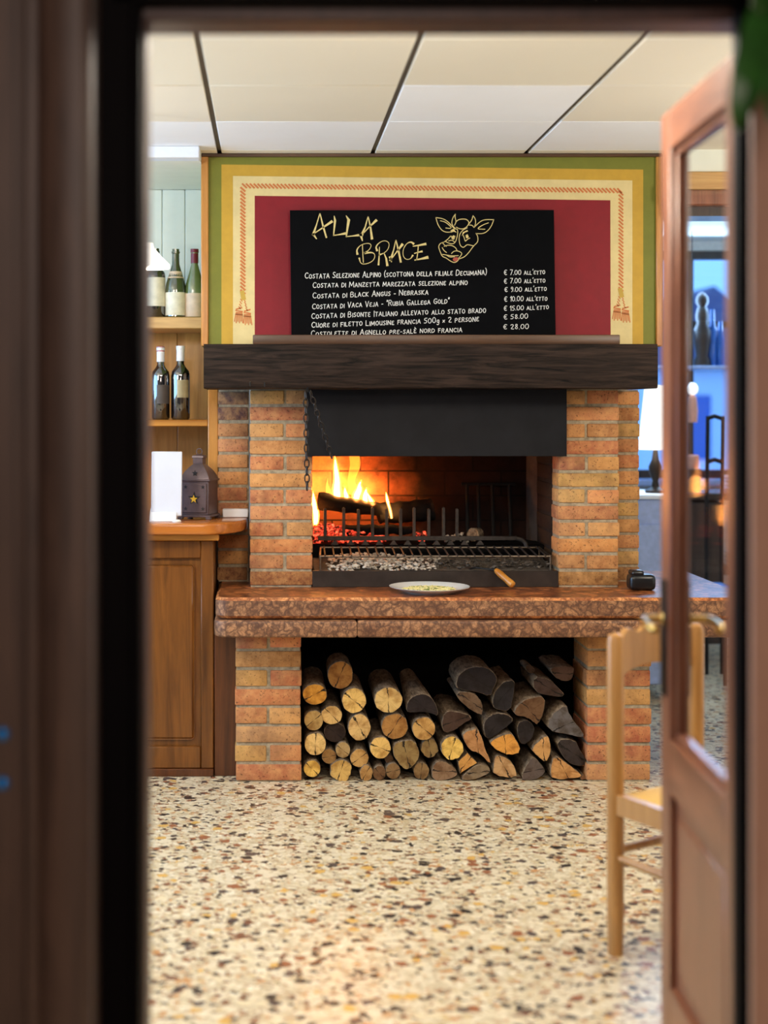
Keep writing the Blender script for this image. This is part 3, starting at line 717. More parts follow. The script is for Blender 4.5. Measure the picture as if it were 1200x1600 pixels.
# ------------------------------------------------------------ menu board
dB = 5.965
bd = thing('menu_board', (PX(660, dB), dB, 1.6655), 'black chalkboard menu with gold heading and cow drawing, standing on the beam', 'menu board')
m = MB(); m.prism([(PX(453,dB), PZ(328.5,dB)), (PX(865.5,dB), PZ(328,dB)), (PX(868.5,dB), 1.6665), (PX(455.5,dB), 1.6665)], dB, dB+.016, 0.0012); m.build('board', M['board_black'], bd)
yT = dB - 0.0008
def bp(px, py): return (PX(px, dB), PZ(py, dB))
GL = {
'A': [[(0,0),(.33,1),(.66,0)],[(.12,.34),(.56,.34)]], 'B': [[(0,0),(0,1),(.38,.98),(.52,.8),(.38,.56),(0,.52)],[(.36,.54),(.58,.3),(.42,.02),(0,0)]],
'C': [[(.6,.84),(.42,1),(.15,.9),(0,.5),(.13,.12),(.38,0),(.6,.14)]], 'D': [[(0,0),(0,1),(.32,.97),(.6,.72),(.6,.32),(.34,.03),(0,0)]],
'E': [[(.5,.95),(.2,1),(.02,.8),(.12,.56),(.36,.54)],[(.12,.54),(0,.25),(.12,.02),(.5,.06)]], 'F': [[(.02,0),(.02,1),(.5,1)],[(.02,.52),(.4,.54)]],
'G': [[(.58,.86),(.36,1),(.08,.82),(0,.42),(.14,.06),(.42,0),(.6,.18),(.6,.44),(.34,.44)]], 'I': [[(.05,0),(.05,1)]], 'J': [[(.36,1),(.36,.2),(.18,0),(0,.16)]],
'K': [[(0,0),(0,1)],[(.5,1),(.02,.44),(.54,0)]], 'L': [[(0,1),(0,.02),(.44,0)]], 'M': [[(0,0),(.08,1),(.40,.25),(.74,1),(.82,0)]], 'N': [[(0,0),(.02,1),(.60,0),(.62,1)]],
'O': [[(.32,1),(.08,.86),(0,.5),(.08,.14),(.32,0),(.56,.14),(.64,.5),(.56,.86),(.32,1)]], 'P': [[(0,0),(0,1),(.38,.98),(.54,.74),(.38,.5),(0,.46)]],
'R': [[(0,0),(0,1),(.38,.98),(.52,.76),(.38,.52),(0,.48)],[(.22,.48),(.54,0)]], 'S': [[(.48,.9),(.26,1),(.05,.82),(.14,.58),(.4,.44),(.48,.2),(.24,0),(0,.12)]],
'T': [[(0,1),(.6,.98)],[(.3,.98),(.3,0)]], 'U': [[(0,1),(0,.22),(.2,0),(.44,.12),(.52,.34)],[(.52,1),(.54,0)]], 'V': [[(0,1),(.28,0),(.58,1)]], 'X': [[(0,1),(.5,0)],[(.5,1),(0,0)]],
'Z': [[(0,1),(.5,.98),(0,.02),(.54,0)]], '0': [[(.28,1),(.06,.84),(0,.5),(.06,.16),(.28,0),(.5,.16),(.56,.5),(.5,.84),(.28,1)]], '1': [[(0,.74),(.2,1),(.2,0)]],
'2': [[(0,.8),(.2,1),(.46,.86),(.4,.56),(0,.02),(.52,0)]], '5': [[(.48,1),(.08,.98),(.04,.58),(.34,.6),(.5,.34),(.3,.02),(0,.08)]], '7': [[(0,1),(.5,.98),(.16,0)]],
'8': [[(.26,.54),(.04,.78),(.26,1),(.46,.78),(.26,.54),(0,.24),(.26,0),(.52,.24),(.26,.54)]], '9': [[(.46,.7),(.24,.5),(.02,.72),(.22,1),(.46,.84),(.44,.3),(.2,0)]],
'.': [[(.03,.02),(.05,.08)]], '-': [[(0,.42),(.34,.44)]], '(': [[(.2,1.15),(.02,.75),(.02,.3),(.2,-.12)]], ')': [[(0,1.15),(.18,.75),(.18,.3),(0,-.12)]],
"'": [[(.08,1.1),(.03,.85)]], '"': [[(.06,1.12),(.03,.84)],[(.2,1.12),(.17,.84)]], 'ɡ': [[(.4,.6),(.16,.64),(0,.36),(.16,.08),(.38,.22),(.42,.62),(.42,-.2),(.2,-.36),(.02,-.22)]], '×': [[(0,.56),(.36,.08)],[(.36,.56),(0,.08)]],
'€': [[(.56,.9),(.34,1),(.12,.84),(.06,.5),(.14,.12),(.36,0),(.56,.1)],[(0,.6),(.4,.6)],[(0,.4),(.38,.4)]],
}
GL['È'] = GL['E'] + [[(.14,1.36),(.32,1.14)]]
ROUND = set('BCDEGJOPRSUɡ0258€9()')
def text_line(txt, xa, ya, xb, yb, h, name, mat, wd=1.6, small=0.74, seed=0):
    """hand lettering in small capitals fitted between two points of the board (upper-case source = tall letter)"""
    rr = random.Random(seed); items = []; x = 0.0
    for ch in txt:
        if ch == ' ': x += .46; continue
        tall = ch.isupper() or ch.isdigit() or ch in '()"\'€'
        g = GL.get(ch) or GL[ch.upper()]
        s_ = 1.0 if tall else small
        if ch in 'ɡ×': s_ = 0.9
        wdt = max(p[0] for st in g for p in st)
        items.append((g, x, s_, ch)); x += wdt*s_ + .21
    tot = x - .21; m = MB()
    for g, ox, s_, ch in items:
        jr = rr.uniform(-.05, .05); js = rr.uniform(.94, 1.06); sk = rr.uniform(.0, .1)
        for st in g:
            pts = smooth2(st, 2) if ch.upper() in ROUND or ch in 'ɡ×€' else st
            out = []
            for (gx, gy) in pts:
                u = (ox + (gx+sk*gy*0.6)*s_)/tot; v = (gy*s_*js + jr)*h
                out.append(bp(xa+(xb-xa)*u, ya+(yb-ya)*u - v))
            m.ribbon(out, wd*dB/F, yT)
    return m.build(name, mat, bd)
def c1(x, y): return (440+x/2.609, 310+y/2.609)
LN = [("Costata Selezione Alpino (scottona della filiale Decumana)", 95,327,835,311, 8.6),
      ("Costata di Manzetta marezzata selezione alpino", 127,364,757,352, 8.2),
      ("Costata di Black Angus - Nebraska", 127,408,597,391, 8.2),
      ("Costata di Vaca Veja - \"Rubia Gallega Gold\"", 125,451,683,428, 8.2),
      ("Costata di Bisonte Italiano allevato allo stato brado", 122,490,832,465, 8.6),
      ("Cuore di filetto Limousine francia 500ɡ × 2 persone", 122,527,803,501, 8.2),
      ("Costolette di Agnello pre-salè nord francia", 120,562,735,544, 8.2)]
for i, (t, xa, ya, xb, yb, h) in enumerate(LN):
    A_, B_ = c1(xa, ya), c1(xb, yb); text_line(t, *A_, *B_, h, 'menu_line', M['white_paint'], 1.0, 0.76, i)
PR = [("€ 7.00 all'etto", 907,312,1073,309), ("€ 7.00 all'etto", 907,347,1074,343), ("€ 9.00 all'etto", 909,381,1079,377), ("€ 10.00 all'etto", 908,420,1082,416), ("€ 15.00 all'etto", 906,458,1088,451), ("€ 58.00", 906,493,1003,489), ("€ 28.00", 904,534,1006,532)]
for i, (t, xa, ya, xb, yb) in enumerate(PR):
    text_line(t, *c1(xa, ya), *c1(xb, yb), 7.6, 'price', M['white_paint'], .92, 0.72, 40+i)
def c6(x, y): return bp(470+x/5.714, 325+y/5.714)
HEAD = [  # strokes (points in a close-up, widths in close-up units)
 [([(170,50),(140,150),(112,235)],[8,10,24]), ([(112,235),(140,275)],[22,8]), ([(172,50),(198,160),(228,262)],[8,16,14]), ([(112,232),(190,180),(275,122)],[8,12,24])],
 [([(298,72),(306,110),(292,248)],[6,20,8]), ([(290,246),(340,238),(395,228)],[8,10,22])],
 [([(405,70),(428,105),(405,258)],[6,26,10]), ([(403,256),(460,250),(535,240)],[8,10,24])],
 [([(600,78),(575,170),(545,240)],[8,12,26]), ([(535,240),(550,292)],[30,8]), ([(602,78),(622,170),(635,272)],[8,14,22]), ([(560,225),(610,170),(672,112)],[8,10,24])],
 [([(550,330),(553,400),(558,485)],[7,7,8]), (smooth2([(505,410),(498,370),(540,325),(610,312),(632,335),(610,375),(572,400)]),None), (smooth2([(575,402),(640,395),(665,420),(650,470),(590,500),(535,500),(522,450)]),None)],
 [([(702,350),(700,420),(694,505)],[7,9,16]), (smooth2([(680,378),(668,345),(710,300),(760,290),(792,315),(780,370),(745,402),(702,418)]),None), ([(742,402),(762,450),(772,510)],[8,14,22])],
 [([(848,288),(830,370),(802,465)],[7,10,22]), ([(796,440),(810,480)],[20,8]), ([(850,288),(872,380),(892,480)],[8,16,18]), ([(805,462),(850,400),(905,328)],[6,10,24])],
 [(smooth2([(1005,318),(985,302),(945,315),(912,370),(912,430),(940,462),(980,455),(998,425)]),None)],
 [([(1048,345),(1044,400),(1034,465)],[8,8,8]), ([(1003,342),(1060,332),(1112,322)],[8,14,22]), ([(1015,405),(1050,395),(1080,388)],[8,10,18]), ([(1018,465),(1070,455),(1128,442)],[10,14,28])]]
m = MB()
for letter in HEAD:
    for pts, wd in letter:
        if wd is None:
            n = len(pts); wd = [20-14*min(1, i/(n*0.3)) if i < n*0.3 else (6 if i < n*0.8 else 6+12*(i-n*0.8)/(n*0.2)) for i in range(n)]
        m.ribbon([c6(*p) for p in pts], [max(w_, 6)/5.714*dB/F for w_ in wd], yT)
m.build('heading', M['gold_paint'], bd)
def cw(x, y): return bp(670+x/10, 325+y/10)
COW = [[(110,150),(140,260),(200,350),(270,380),(345,375)], [(110,150),(220,165),(300,215),(360,280),(405,330)], [(180,200),(250,215),(310,260),(355,305),(330,322),(265,312)],
 [(415,95),(375,150),(355,230),(375,280),(410,315)], [(415,95),(408,150),(430,210),(402,270)], [(430,210),(470,178),(530,172),(590,175),(635,225),(600,290),(560,318),(520,330),(470,322),(430,300)],
 [(635,240),(675,185),(690,118)], [(690,118),(728,170),(732,240),(712,300)], [(630,265),(680,270),(705,305)], [(712,300),(800,210),(880,180),(1015,182)], [(1015,182),(980,280),(920,360),(850,402),(735,400)], [(930,232),(840,265),(745,330),(875,332)],
 [(400,330),(445,325),(455,380),(435,480),(410,545),(360,565),(300,545),(265,525)], [(340,440),(290,495),(235,535)], [(310,515),(360,500),(400,530)],
 [(235,535),(180,550),(150,600),(165,650),(180,690),(210,760),(270,780),(330,825),(390,855),(440,840),(475,790)], [(215,545),(245,580),(275,600)], [(240,600),(290,580),(360,585),(420,620),(440,665)], [(210,620),(235,665),(275,695)],
 [(355,710),(390,675),(445,668),(500,690),(520,715),(490,760),(465,785)], [(215,725),(280,735),(350,750),(460,745)], [(280,740),(330,768),(400,762)],
 [(475,795),(560,765),(630,690),(700,590),(770,530),(765,440),(735,395)], [(600,310),(530,345),(480,410),(470,500),(490,590),(540,622),(575,590),(600,570),(690,590)], [(540,430),(560,490),(570,525),(600,490),(640,470)], [(355,440),(360,480),(395,495),(410,440)]]
m = MB()
for st in COW: m.ribbon([cw(*p) for p in smooth2(st, 2)], 12/10*dB/F, yT)
for poly in ([(340,350),(385,325),(435,385),(390,370),(345,385)], [(515,440),(530,380),(600,345),(615,365),(560,385)], [(360,450),(385,425),(410,440),(405,485),(375,480)], [(575,425),(605,410),(625,455),(600,475),(580,465)]):
    m.face([(p[0], yT, p[1]) for p in (cw(*q_) for q_ in poly)])
cow = m.build('cow_drawing', M['gold_paint'], bd)
m = MB(); m.face([(p[0], yT+.0001, p[1]) for p in (cw(*q_) for q_ in smooth2([(370,800),(400,770),(455,768),(460,800),(430,838),(385,830)], 2, True))]); m.build('tongue', M['tongue'], cow)

m = MB(); m.box(PX(395,5.85), PX(969,5.85), 5.85, 5.955, 1.6665, 1.703, 0.004, 2)
tag(m.build('wooden_plank', M['ledge'], origin=(.6, 5.9, 1.6665)), 'long narrow brown plank lying on the beam in front of the menu board', 'plank')

# ------------------------------------------------------------ chain
hk = P(483, 611, 5.70)
ch = thing('chain', (hk.x, 5.70, hk.z), 'black iron chain hooked on a nail and hanging over the left end of the hood', 'chain')
m = MB(); m.tube([(hk.x-.006, 5.77, hk.z+.004), (hk.x-.004, 5.70, hk.z), (hk.x-.006, 5.695, hk.z+.012)], .004, 8); m.build('nail', M['black_iron'], ch)
def strand(a, b, n):
    a, b = Vector(a), Vector(b); d = (b-a); u = d.normalized(); step = d.length/n
    for i in range(n):
        c = a + u*step*(i+.5); sd = Vector((1, 0, 0)) if i % 2 else Vector((0.35, 1, 0))
        sd = (sd - u*sd.dot(u)).normalized()
        mm = MB(); mm.ring(c, .0085, .0026, sd, u, 2.05, 16, 6); mm.build('link', M['chain_iron'], ch)
strand((PX(477.5,5.72), 5.72, PZ(612,5.72)), (PX(480,5.78), 5.78, PZ(765,5.78)), 13)
strand((hk.x+.004, 5.71, hk.z), (PX(519,5.94), 5.94, PZ(716,5.94)), 11)

# ------------------------------------------------------------ grate, rack, fire
g = thing('fire_grate', (PX(660,6.30), 6.30, .862), 'black iron grate with upright prongs holding back the fire', 'grate')
zb = PZ(841, 6.30)
m = MB(); pts = [(PX(497,6.3),6.30,zb), (PX(805,6.3),6.30,zb), (PX(815,6.3),6.30,zb-.006), (PX(821,6.3),6.295,zb-.02), (PX(822,6.3),6.29,zb-.036)]
m.box(PX(497,6.3), PX(808,6.3), 6.293, 6.307, zb-.009, zb+.009, .002); m.tube(pts[1:], .009, 8); m.box(PX(497,6.3), PX(497,6.3)+.012, 6.30, 6.40, zb-.008, zb+.008, .002); m.build('front_bar', M['iron_grey'], g)
for i, px in enumerate((508, 537, 560, 582, 604, 626, 647, 670, 693, 714)):
    m = MB(); x = PX(px, 6.3); top = PZ(794+random.uniform(-2, 3), 6.3); wd = .0065
    m.prism([(x-wd, zb), (x+wd, zb), (x+wd*.9, top-.004), (x, top), (x-wd*.9, top-.004)], 6.294, 6.306, .0015); m.build('prong', M['iron_grey'], g)
for px in (523, 548, 571, 593, 615, 637, 660, 682, 704, 726, 750):
    m = MB(); x = PX(px, 6.3); m.prism([(x-.003, zb-.008), (x+.003, zb-.008), (x+.016, zb-.027), (x-.016, zb-.027)], 6.296, 6.304); m.build('foot', M['iron_grey'], g)
g2 = thing('oven_rack', (PX(765,6.50), 6.50, .862), 'sooty rack of tall bars leaning at the right of the fire wall', 'rack')
for px in (730, 748, 770, 797):
    m = MB(); m.tube([(PX(px,6.47), 6.45, .864), (PX(px,6.5), 6.52, PZ(757,6.5))], .008, 8); m.build('bar', M['rack_black'], g2)
for y_, z_ in ((6.52, PZ(757,6.5)), (6.452, .872)):
    m = MB(); m.tube([(PX(722,6.5),y_,z_), (PX(806,6.5),y_,z_)], .007, 8); m.build('cross_bar', M['rack_black'], g2)

rk = thing('grill_rack', (PX(680,6.15), 6.15, SZ), 'iron grill rack of thin rods standing over the ash', 'grill')
zf, zk, yf, yk = .838, .852, 6.06, 6.285
rx0, rx1 = PX(500,yf), PX(860,yf)
m = MB()
m.tube([(rx0,yf,zf), (rx1,yf,zf)], .0045, 8); m.tube([(rx0+.01,yk,zk), (rx1-.004,yk,zk)], .0045, 8); m.tube([(rx0,yf,zf), (rx0+.01,yk,zk)], .0045, 8); m.tube([(rx1,yf,zf), (rx1-.004,yk,zk)], .0045, 8)
m.build('rack_frame', M['bar_steel'], rk)
for i in range(26):
    x = rx0+.02+(rx1-rx0-.04)*i/25; mm = MB(); mm.tube([(x, yf-.006, zf+.004), (x+.004, yk+.004, zk+.004)], .0035, 7); mm.build('rod', M['iron_grey'], rk)
for x, y in ((rx0, yf), (rx1, yf), (rx0+.01, yk), (rx1-.004, yk)):
    mm = MB(); mm.tube([(x, y, SZ), (x, y, zf+.006)], .0045, 8); mm.build('leg', M['bar_steel'], rk)

def rough_log(name, a, b, r0, r1, label, mats, seed):
    a, b = Vector(a), Vector(b); rr = random.Random(seed); mm = MB(); n = 14; pts = []; rad = []
    for i in range(n+1):
        t = i/n; pts.append(a.lerp(b, t)+Vector((0, 0, noise.noise(Vector((t*4, seed, 0)))*.006))); rad.append((r0+(r1-r0)*t)*(1+.12*noise.noise(Vector((t*6, seed, 5)))))
    fs = mm.tube(pts, rad, 14)
    for v in mm.bm.verts:
        d = noise.noise(v.co*45)*.006; v.co += Vector((0, d, d))
    return tag(mm.build(name, mats, origin=a.lerp(b, .5)), label, 'log')
rough_log('charred_log', (PX(497,6.42), 6.40, PZ(782,6.42)), (PX(602,6.42), 6.42, PZ(798,6.42)), .036, .026, 'thick blackened log burning on top of the embers at the left of the fire', M['char_and_shade'], 3)
rough_log('charred_log', (PX(590,6.46), 6.44, PZ(803,6.46)), (PX(676,6.46), 6.47, PZ(796,6.46)), .042, .048, 'blackened log right of the flames, behind the prongs', M['char_and_shade'], 5)
rough_log('charred_log', (PX(540,6.36), 6.36, PZ(829,6.36)), (PX(645,6.36), 6.37, PZ(828,6.36)), .024, .018, 'thin charred log low in the embers just behind the prongs', M['char_and_shade'], 8)
rough_log('log_stub', (PX(738,6.4), 6.38, .862+.034), (PX(748,6.44), 6.46, .862+.034), .026, .024, 'short brown log stub at the right end of the fire bed', M['bark'], 9)

def lumps(name, n, fn, smin, smax, mats, label, cat, seed, flat=1.0, origin=(0,0,0)):
    rr = random.Random(seed); mm = MB()
    for i in range(n):
        x, y, z = fn(rr); s_ = rr.uniform(smin, smax)
        r = bmesh.ops.create_icosphere(mm.bm, subdivisions=1, radius=s_, matrix=Matrix.Translation((x, y, z)) @ Matrix.Rotation(rr.random()*6, 4, 'Z') @ Matrix.Rotation(rr.uniform(-.6, .6), 4, 'X') @ Matrix.Diagonal((1, rr.uniform(.5, .9), rr.uniform(.35, .7)*flat, 1)))
        for v in r['verts']: v.co += Vector((rr.uniform(-1, 1), rr.uniform(-1, 1), rr.uniform(-1, 1)))*s_*.22
    return tag(mm.build(name, mats, origin=origin), label, cat, kind='stuff')
def f_ember(rr):
    t = rr.random()**1.15; x = PX(490+t*110, 6.4); h = .075*(1-.65*t)
    return x, rr.uniform(6.335, 6.50), .868+rr.random()*h
lumps('embers', 190, f_ember, .012, .024, M['ember'], 'glowing red embers heaped behind the prongs at the left', 'embers', 2, origin=(.3, 6.4, .862))
lumps('ember_patch', 14, lambda rr: (PX(rr.uniform(647,672),6.38), rr.uniform(6.34,6.38), .872+rr.random()*.035), .010, .016, M['ember'], 'small patch of red embers at the right end of the charred logs', 'embers', 4, origin=(.6, 6.36, .862))
m = MB(); m.prism([(6.035, SZ), (6.035, SZ+.058), (6.15, SZ+.068), (6.32, SZ+.085), (6.32, SZ)], .178, 1.128, 0.003, axis='X')
tag(m.build('ash_bed', M['ash_dark'], origin=(.65, 6.15, SZ)), 'layer of grey ash covering the hearth under the grill rack', 'ash', kind='stuff')
def f_ash(rr):
    t = rr.betavariate(1.6, 2.4); y = rr.uniform(6.04, 6.26); return PX(512+t*190, 6.14), y, SZ+.060+(y-6.03)*.14+rr.random()*.022*(1-abs(t-.35))
lumps('white_ash', 620, f_ash, .006, .013, M['ash'], 'heap of white ash flakes under the grill rack', 'ash', 6, .7, origin=(.4, 6.1, SZ))
lumps('grey_cinders', 260, lambda rr: (rr.uniform(.66, 1.12), rr.uniform(6.05, 6.3), SZ+.062+rr.random()*.03), .005, .014, M['ash_dark'], 'grey cinders and bits of coal on the right of the hearth', 'cinders', 7, .7, origin=(.9, 6.1, SZ))
lumps('pale_cinders', 24, lambda rr: (PX(rr.uniform(694,730),6.4), rr.uniform(6.34,6.44), .868+rr.random()*.03), .007, .015, M['ash'], 'few pale ash lumps on the fire bed right of the logs', 'ash', 12, origin=(.75, 6.4, .862))

def flame(pts, d, label, mat_core=True, haze=False, sc_o=1.0, light=0):
    """pts: (px, py, radius px) from base to tip"""
    b = P(pts[0][0], pts[0][1], d); root = thing('flame', b, label, 'flame')
    sm = smooth2(pts, 2); mm = MB()
    pp = [P(a, b_, d)+Vector((0, noise.noise(Vector((a*.1, b_*.05, 1)))*.01, 0)) for a, b_, r in sm]
    mm.tube(pp, [max(r, .15)*d/F*sc_o for a, b_, r in sm], 12)
    mm.build('flame_haze' if haze else 'flame_body', M['flame_haze'] if haze else M['flame_outer'], root)
    if mat_core:
        mm = MB(); n = len(sm); mm.tube(pp[:int(n*.86)], [max(r*.55, .1)*d/F*(1 if i < n*.6 else max(.1, 1-(i-n*.6)/(n*.26))) for i, (a, b_, r) in enumerate(sm)][:int(n*.86)], 10)
        mm.build('flame_core', M['flame_core'], root)
    if light:
        o = point('flame_light', (0, 0, .06), light, (1.0, .42, .10), .035); o.parent = root
    return root
flame([(527,778,9), (526,766,8), (527,750,5.5), (525,735,4), (524,722,2.6), (523,712,.3)], 6.41, 'tall narrow bright flame rising to the edge of the hood', light=1.5)
flame([(556,782,5), (553,768,8), (548,752,5), (552,738,7), (556,724,8.5), (553,710,8), (555,690,4)], 6.46, 'wide pale orange flame behind the tall narrow one', mat_core=False, haze=True, light=1.0)
flame([(556,785,5), (557,775,8), (562,765,6), (561,758,3), (565,750,.4)], 6.40, 'low flame on the middle of the burning log')
flame([(572,787,5), (570,778,6), (571,770,3.5), (573,762,.4)], 6.40, 'small pointed flame right of the middle of the burning log')
flame([(583,789,5), (580,783,4), (577,777,2.5), (573,768,.4)], 6.40, 'last small flame at the right end of the burning log')
flame([(541,782,5), (541,775,5), (539,768,2.5), (539,760,.3)], 6.40, 'low flame between the tall flame and the middle of the log')
flame([(513,776,5), (513,768,4), (511,758,2), (512,748,.3)], 6.42, 'faint low flame at the left end of the burning log', haze=True, mat_core=False)
flame([(493,822,3.5), (494,805,6), (491,790,4.5), (490,778,2.6), (489,767,.3)], 6.34, 'yellow flame licking up at the far left beside the bricks', light=.5)
flame([(612,810,2.0), (610,798,2.6), (606,786,2.4), (604,776,2.0), (603,769,.3)], 6.37, 'thin single flame right of the burning log')

# poker with wooden handle, plate of cheese, black box on the slab
pk = thing('poker', (PX(789,5.98), 5.98, SZ), 'iron poker with turned wooden handle lying over the edge of the hearth', 'poker')
a = Vector((PX(774.5,6.0), 6.0, .795-.004)); b = Vector((PX(802,5.93), 5.93, SZ+.017)); u = (b-a)
prof = [(.0, 0), (.008, .0), (.0115, .08), (.0135, .3), (.0125, .6), (.0145, .85), (.0135, .97), (.009, 1.0), (0, 1.0)]
rot = u.to_track_quat('Z', 'Y').to_matrix().to_4x4()
m = MB(); m.lathe([(r, z*u.length) for r, z in prof], (0,0,0), 16, M=Matrix.Translation(a) @ rot); m.build('handle', M['pine_h'], pk)
m = MB(); m.tube([a+u*.05, a, (PX(745,6.03), 6.045, .795), (PX(714,6.2), 6.2, SZ+.045)], .0035, 8); m.build('shaft', M['black_iron'], pk)
pc = (PX(671,5.85), 5.85, SZ)
m = MB(); m.lathe([(0, .003), (.085, .002), (.09, .0), (.095, .003), (.12, .010), (.152, .0225), (.153, .0245), (.15, .0245), (.12, .014), (.092, .008), (0, .007)], pc, 48)
tag(m.build('plate', M['white_china'], origin=pc), 'white china plate on the marble slab in front of the fire', 'plate')
rr = random.Random(5); m = MB()
for i in range(420):
    a_ = rr.random()*6.283; r_ = .098*math.sqrt(rr.random()); z = SZ+.0115+rr.random()*.014*(1-r_/.11)
    L_ = rr.uniform(.010, .024); th = rr.random()*3.14; c = Vector((pc[0]+r_*math.cos(a_), pc[1]+r_*math.sin(a_), z)); v = Vector((math.cos(th), math.sin(th), rr.uniform(-.12, .12)))*L_*.5
    m.tube([c-v, c+v], .0022, 5, mi=1 if rr.random() < .16 else 0)
tag(m.build('grated_cheese', [M['cheese'], M['herb']], origin=(pc[0], pc[1], SZ+.008)), 'flat heap of grated cheese and herbs on the white plate', 'food', kind='stuff')
bb = thing('black_pouch', (PX(1001,5.93), 5.93, SZ), 'small black case lying on the slab at the foot of the right pillar', 'case')
m = MB(); m.box(PX(981,5.93), PX(1022,5.93), 5.89, 5.97, SZ, SZ+.062, .018, 4); m.build('body', M['black_plastic'], bb)
m = MB(); m.box(PX(984,5.93), PX(1004,5.93), 5.895, 5.965, SZ+.055, SZ+.078, .011, 3); m.build('lid', M['black_plastic'], bb)

# ------------------------------------------------------------ firewood: every log is a thing
def log(shape, crop, col, label, d=5.87, L=.36, back=(0, 0), taper=.94, jag=.03, seed=0):
    ox = 450 if crop == 'a' else 680
    rr = random.Random(seed*31+5)
    if len(shape) == 4 and not isinstance(shape[0], tuple):
        cx, cy, rx, ry = shape; n = 30
        poly = []
        for k in range(n):
            a = 2*math.pi*k/n; j = 1+jag*noise.noise(Vector((math.cos(a)*2.2, math.sin(a)*2.2, seed*3.7)))*2+rr.uniform(-jag, jag)*.35
            poly.append((cx+rx*j*.97*math.cos(a), cy+ry*j*.97*math.sin(a)))
    else:
        base = list(shape); poly = []
        cx = sum(p[0] for p in base)/len(base); cy = sum(p[1] for p in base)/len(base)
        base = smooth2(base, 1, True) if len(base) > 4 else base
        base = [(cx+(p[0]-cx)*.985, cy+(p[1]-cy)*.965) for p in base]
        for k in range(len(base)):
            p, q_ = base[k], base[(k+1) % len(base)]; seg = max(2, int(math.hypot(q_[0]-p[0], q_[1]-p[1])/28))
            for j in range(seg):
                t = j/seg; w_ = 3.2 if j else 0
                poly.append((p[0]+(q_[0]-p[0])*t+rr.uniform(-w_, w_), p[1]+(q_[1]-p[1])*t+rr.uniform(-w_, w_)))
    pts = [P(ox+p[0]/4.8, 1000+p[1]/4.8, d) for p in poly]
    c = sum(pts, Vector())/len(pts); c.z += .004
    off = [Vector((p.x-c.x, 0, p.z+.004-c.z)) for p in pts]
    mm = MB(); n = len(off); rings = []
    NR = 9
    for i in range(NR):
        t = i/(NR-1); y = L*t; s_ = (1+(taper-1)*t)
        if i == 0: s_ = .985
        rings.append([])
        for k, o_ in enumerate(off):
            nz = 1+(.035*noise.noise(Vector((o_.x*40, y*14, o_.z*40+seed))) if i > 0 else 0)
            rings[-1].append(mm.bm.verts.new((c.x+o_.x*s_*nz+back[0]*t, c.y+y+(0.004 if i == 1 and False else 0), c.z+o_.z*s_*nz+back[1]*t)))
    fs = []
    for i in range(NR-1):
        for k in range(n): fs.append(mm.bm.faces.new((rings[i][k], rings[i+1][k], rings[i+1][(k+1) % n], rings[i][(k+1) % n])))
    fs.append(mm.bm.faces.new(rings[-1])); mm.paint(fs, 0, None, True)
    ctr = mm.bm.verts.new((c.x, c.y-.002, c.z)); inn = [mm.bm.verts.new((c.x+o_.x*.962, c.y-.002+rr.uniform(-.0015, .0015), c.z+o_.z*.962)) for o_ in off]
    cf = []
    for k in range(n):
        cf.append(mm.bm.faces.new((rings[0][k], rings[0][(k+1) % n], inn[(k+1) % n], inn[k]))); cf.append(mm.bm.faces.new((inn[k], inn[(k+1) % n], ctr)))
    mm.paint(cf, 1, None, False)
    for k in range(n): cf[2*k].material_index = 0
    bmesh.ops.recalc_face_normals(mm.bm, faces=mm.bm.faces[:])
    o = mm.build('firewood_log', [M['bark'], M['logend']], origin=c)
    o.color = rgb(col); return tag(o, label, 'log', 'firewood stacked under the hearth slab')
LIGHT, GOLD, TAN, GREYT, BROWN, DARK = (234, 190, 108), (206, 142, 52), (206, 164, 98), (150, 120, 84), (112, 80, 56), (44, 35, 33)
ORANGE = (226, 158, 72); YEL = (240, 194, 96); DGREY = (70, 60, 56)
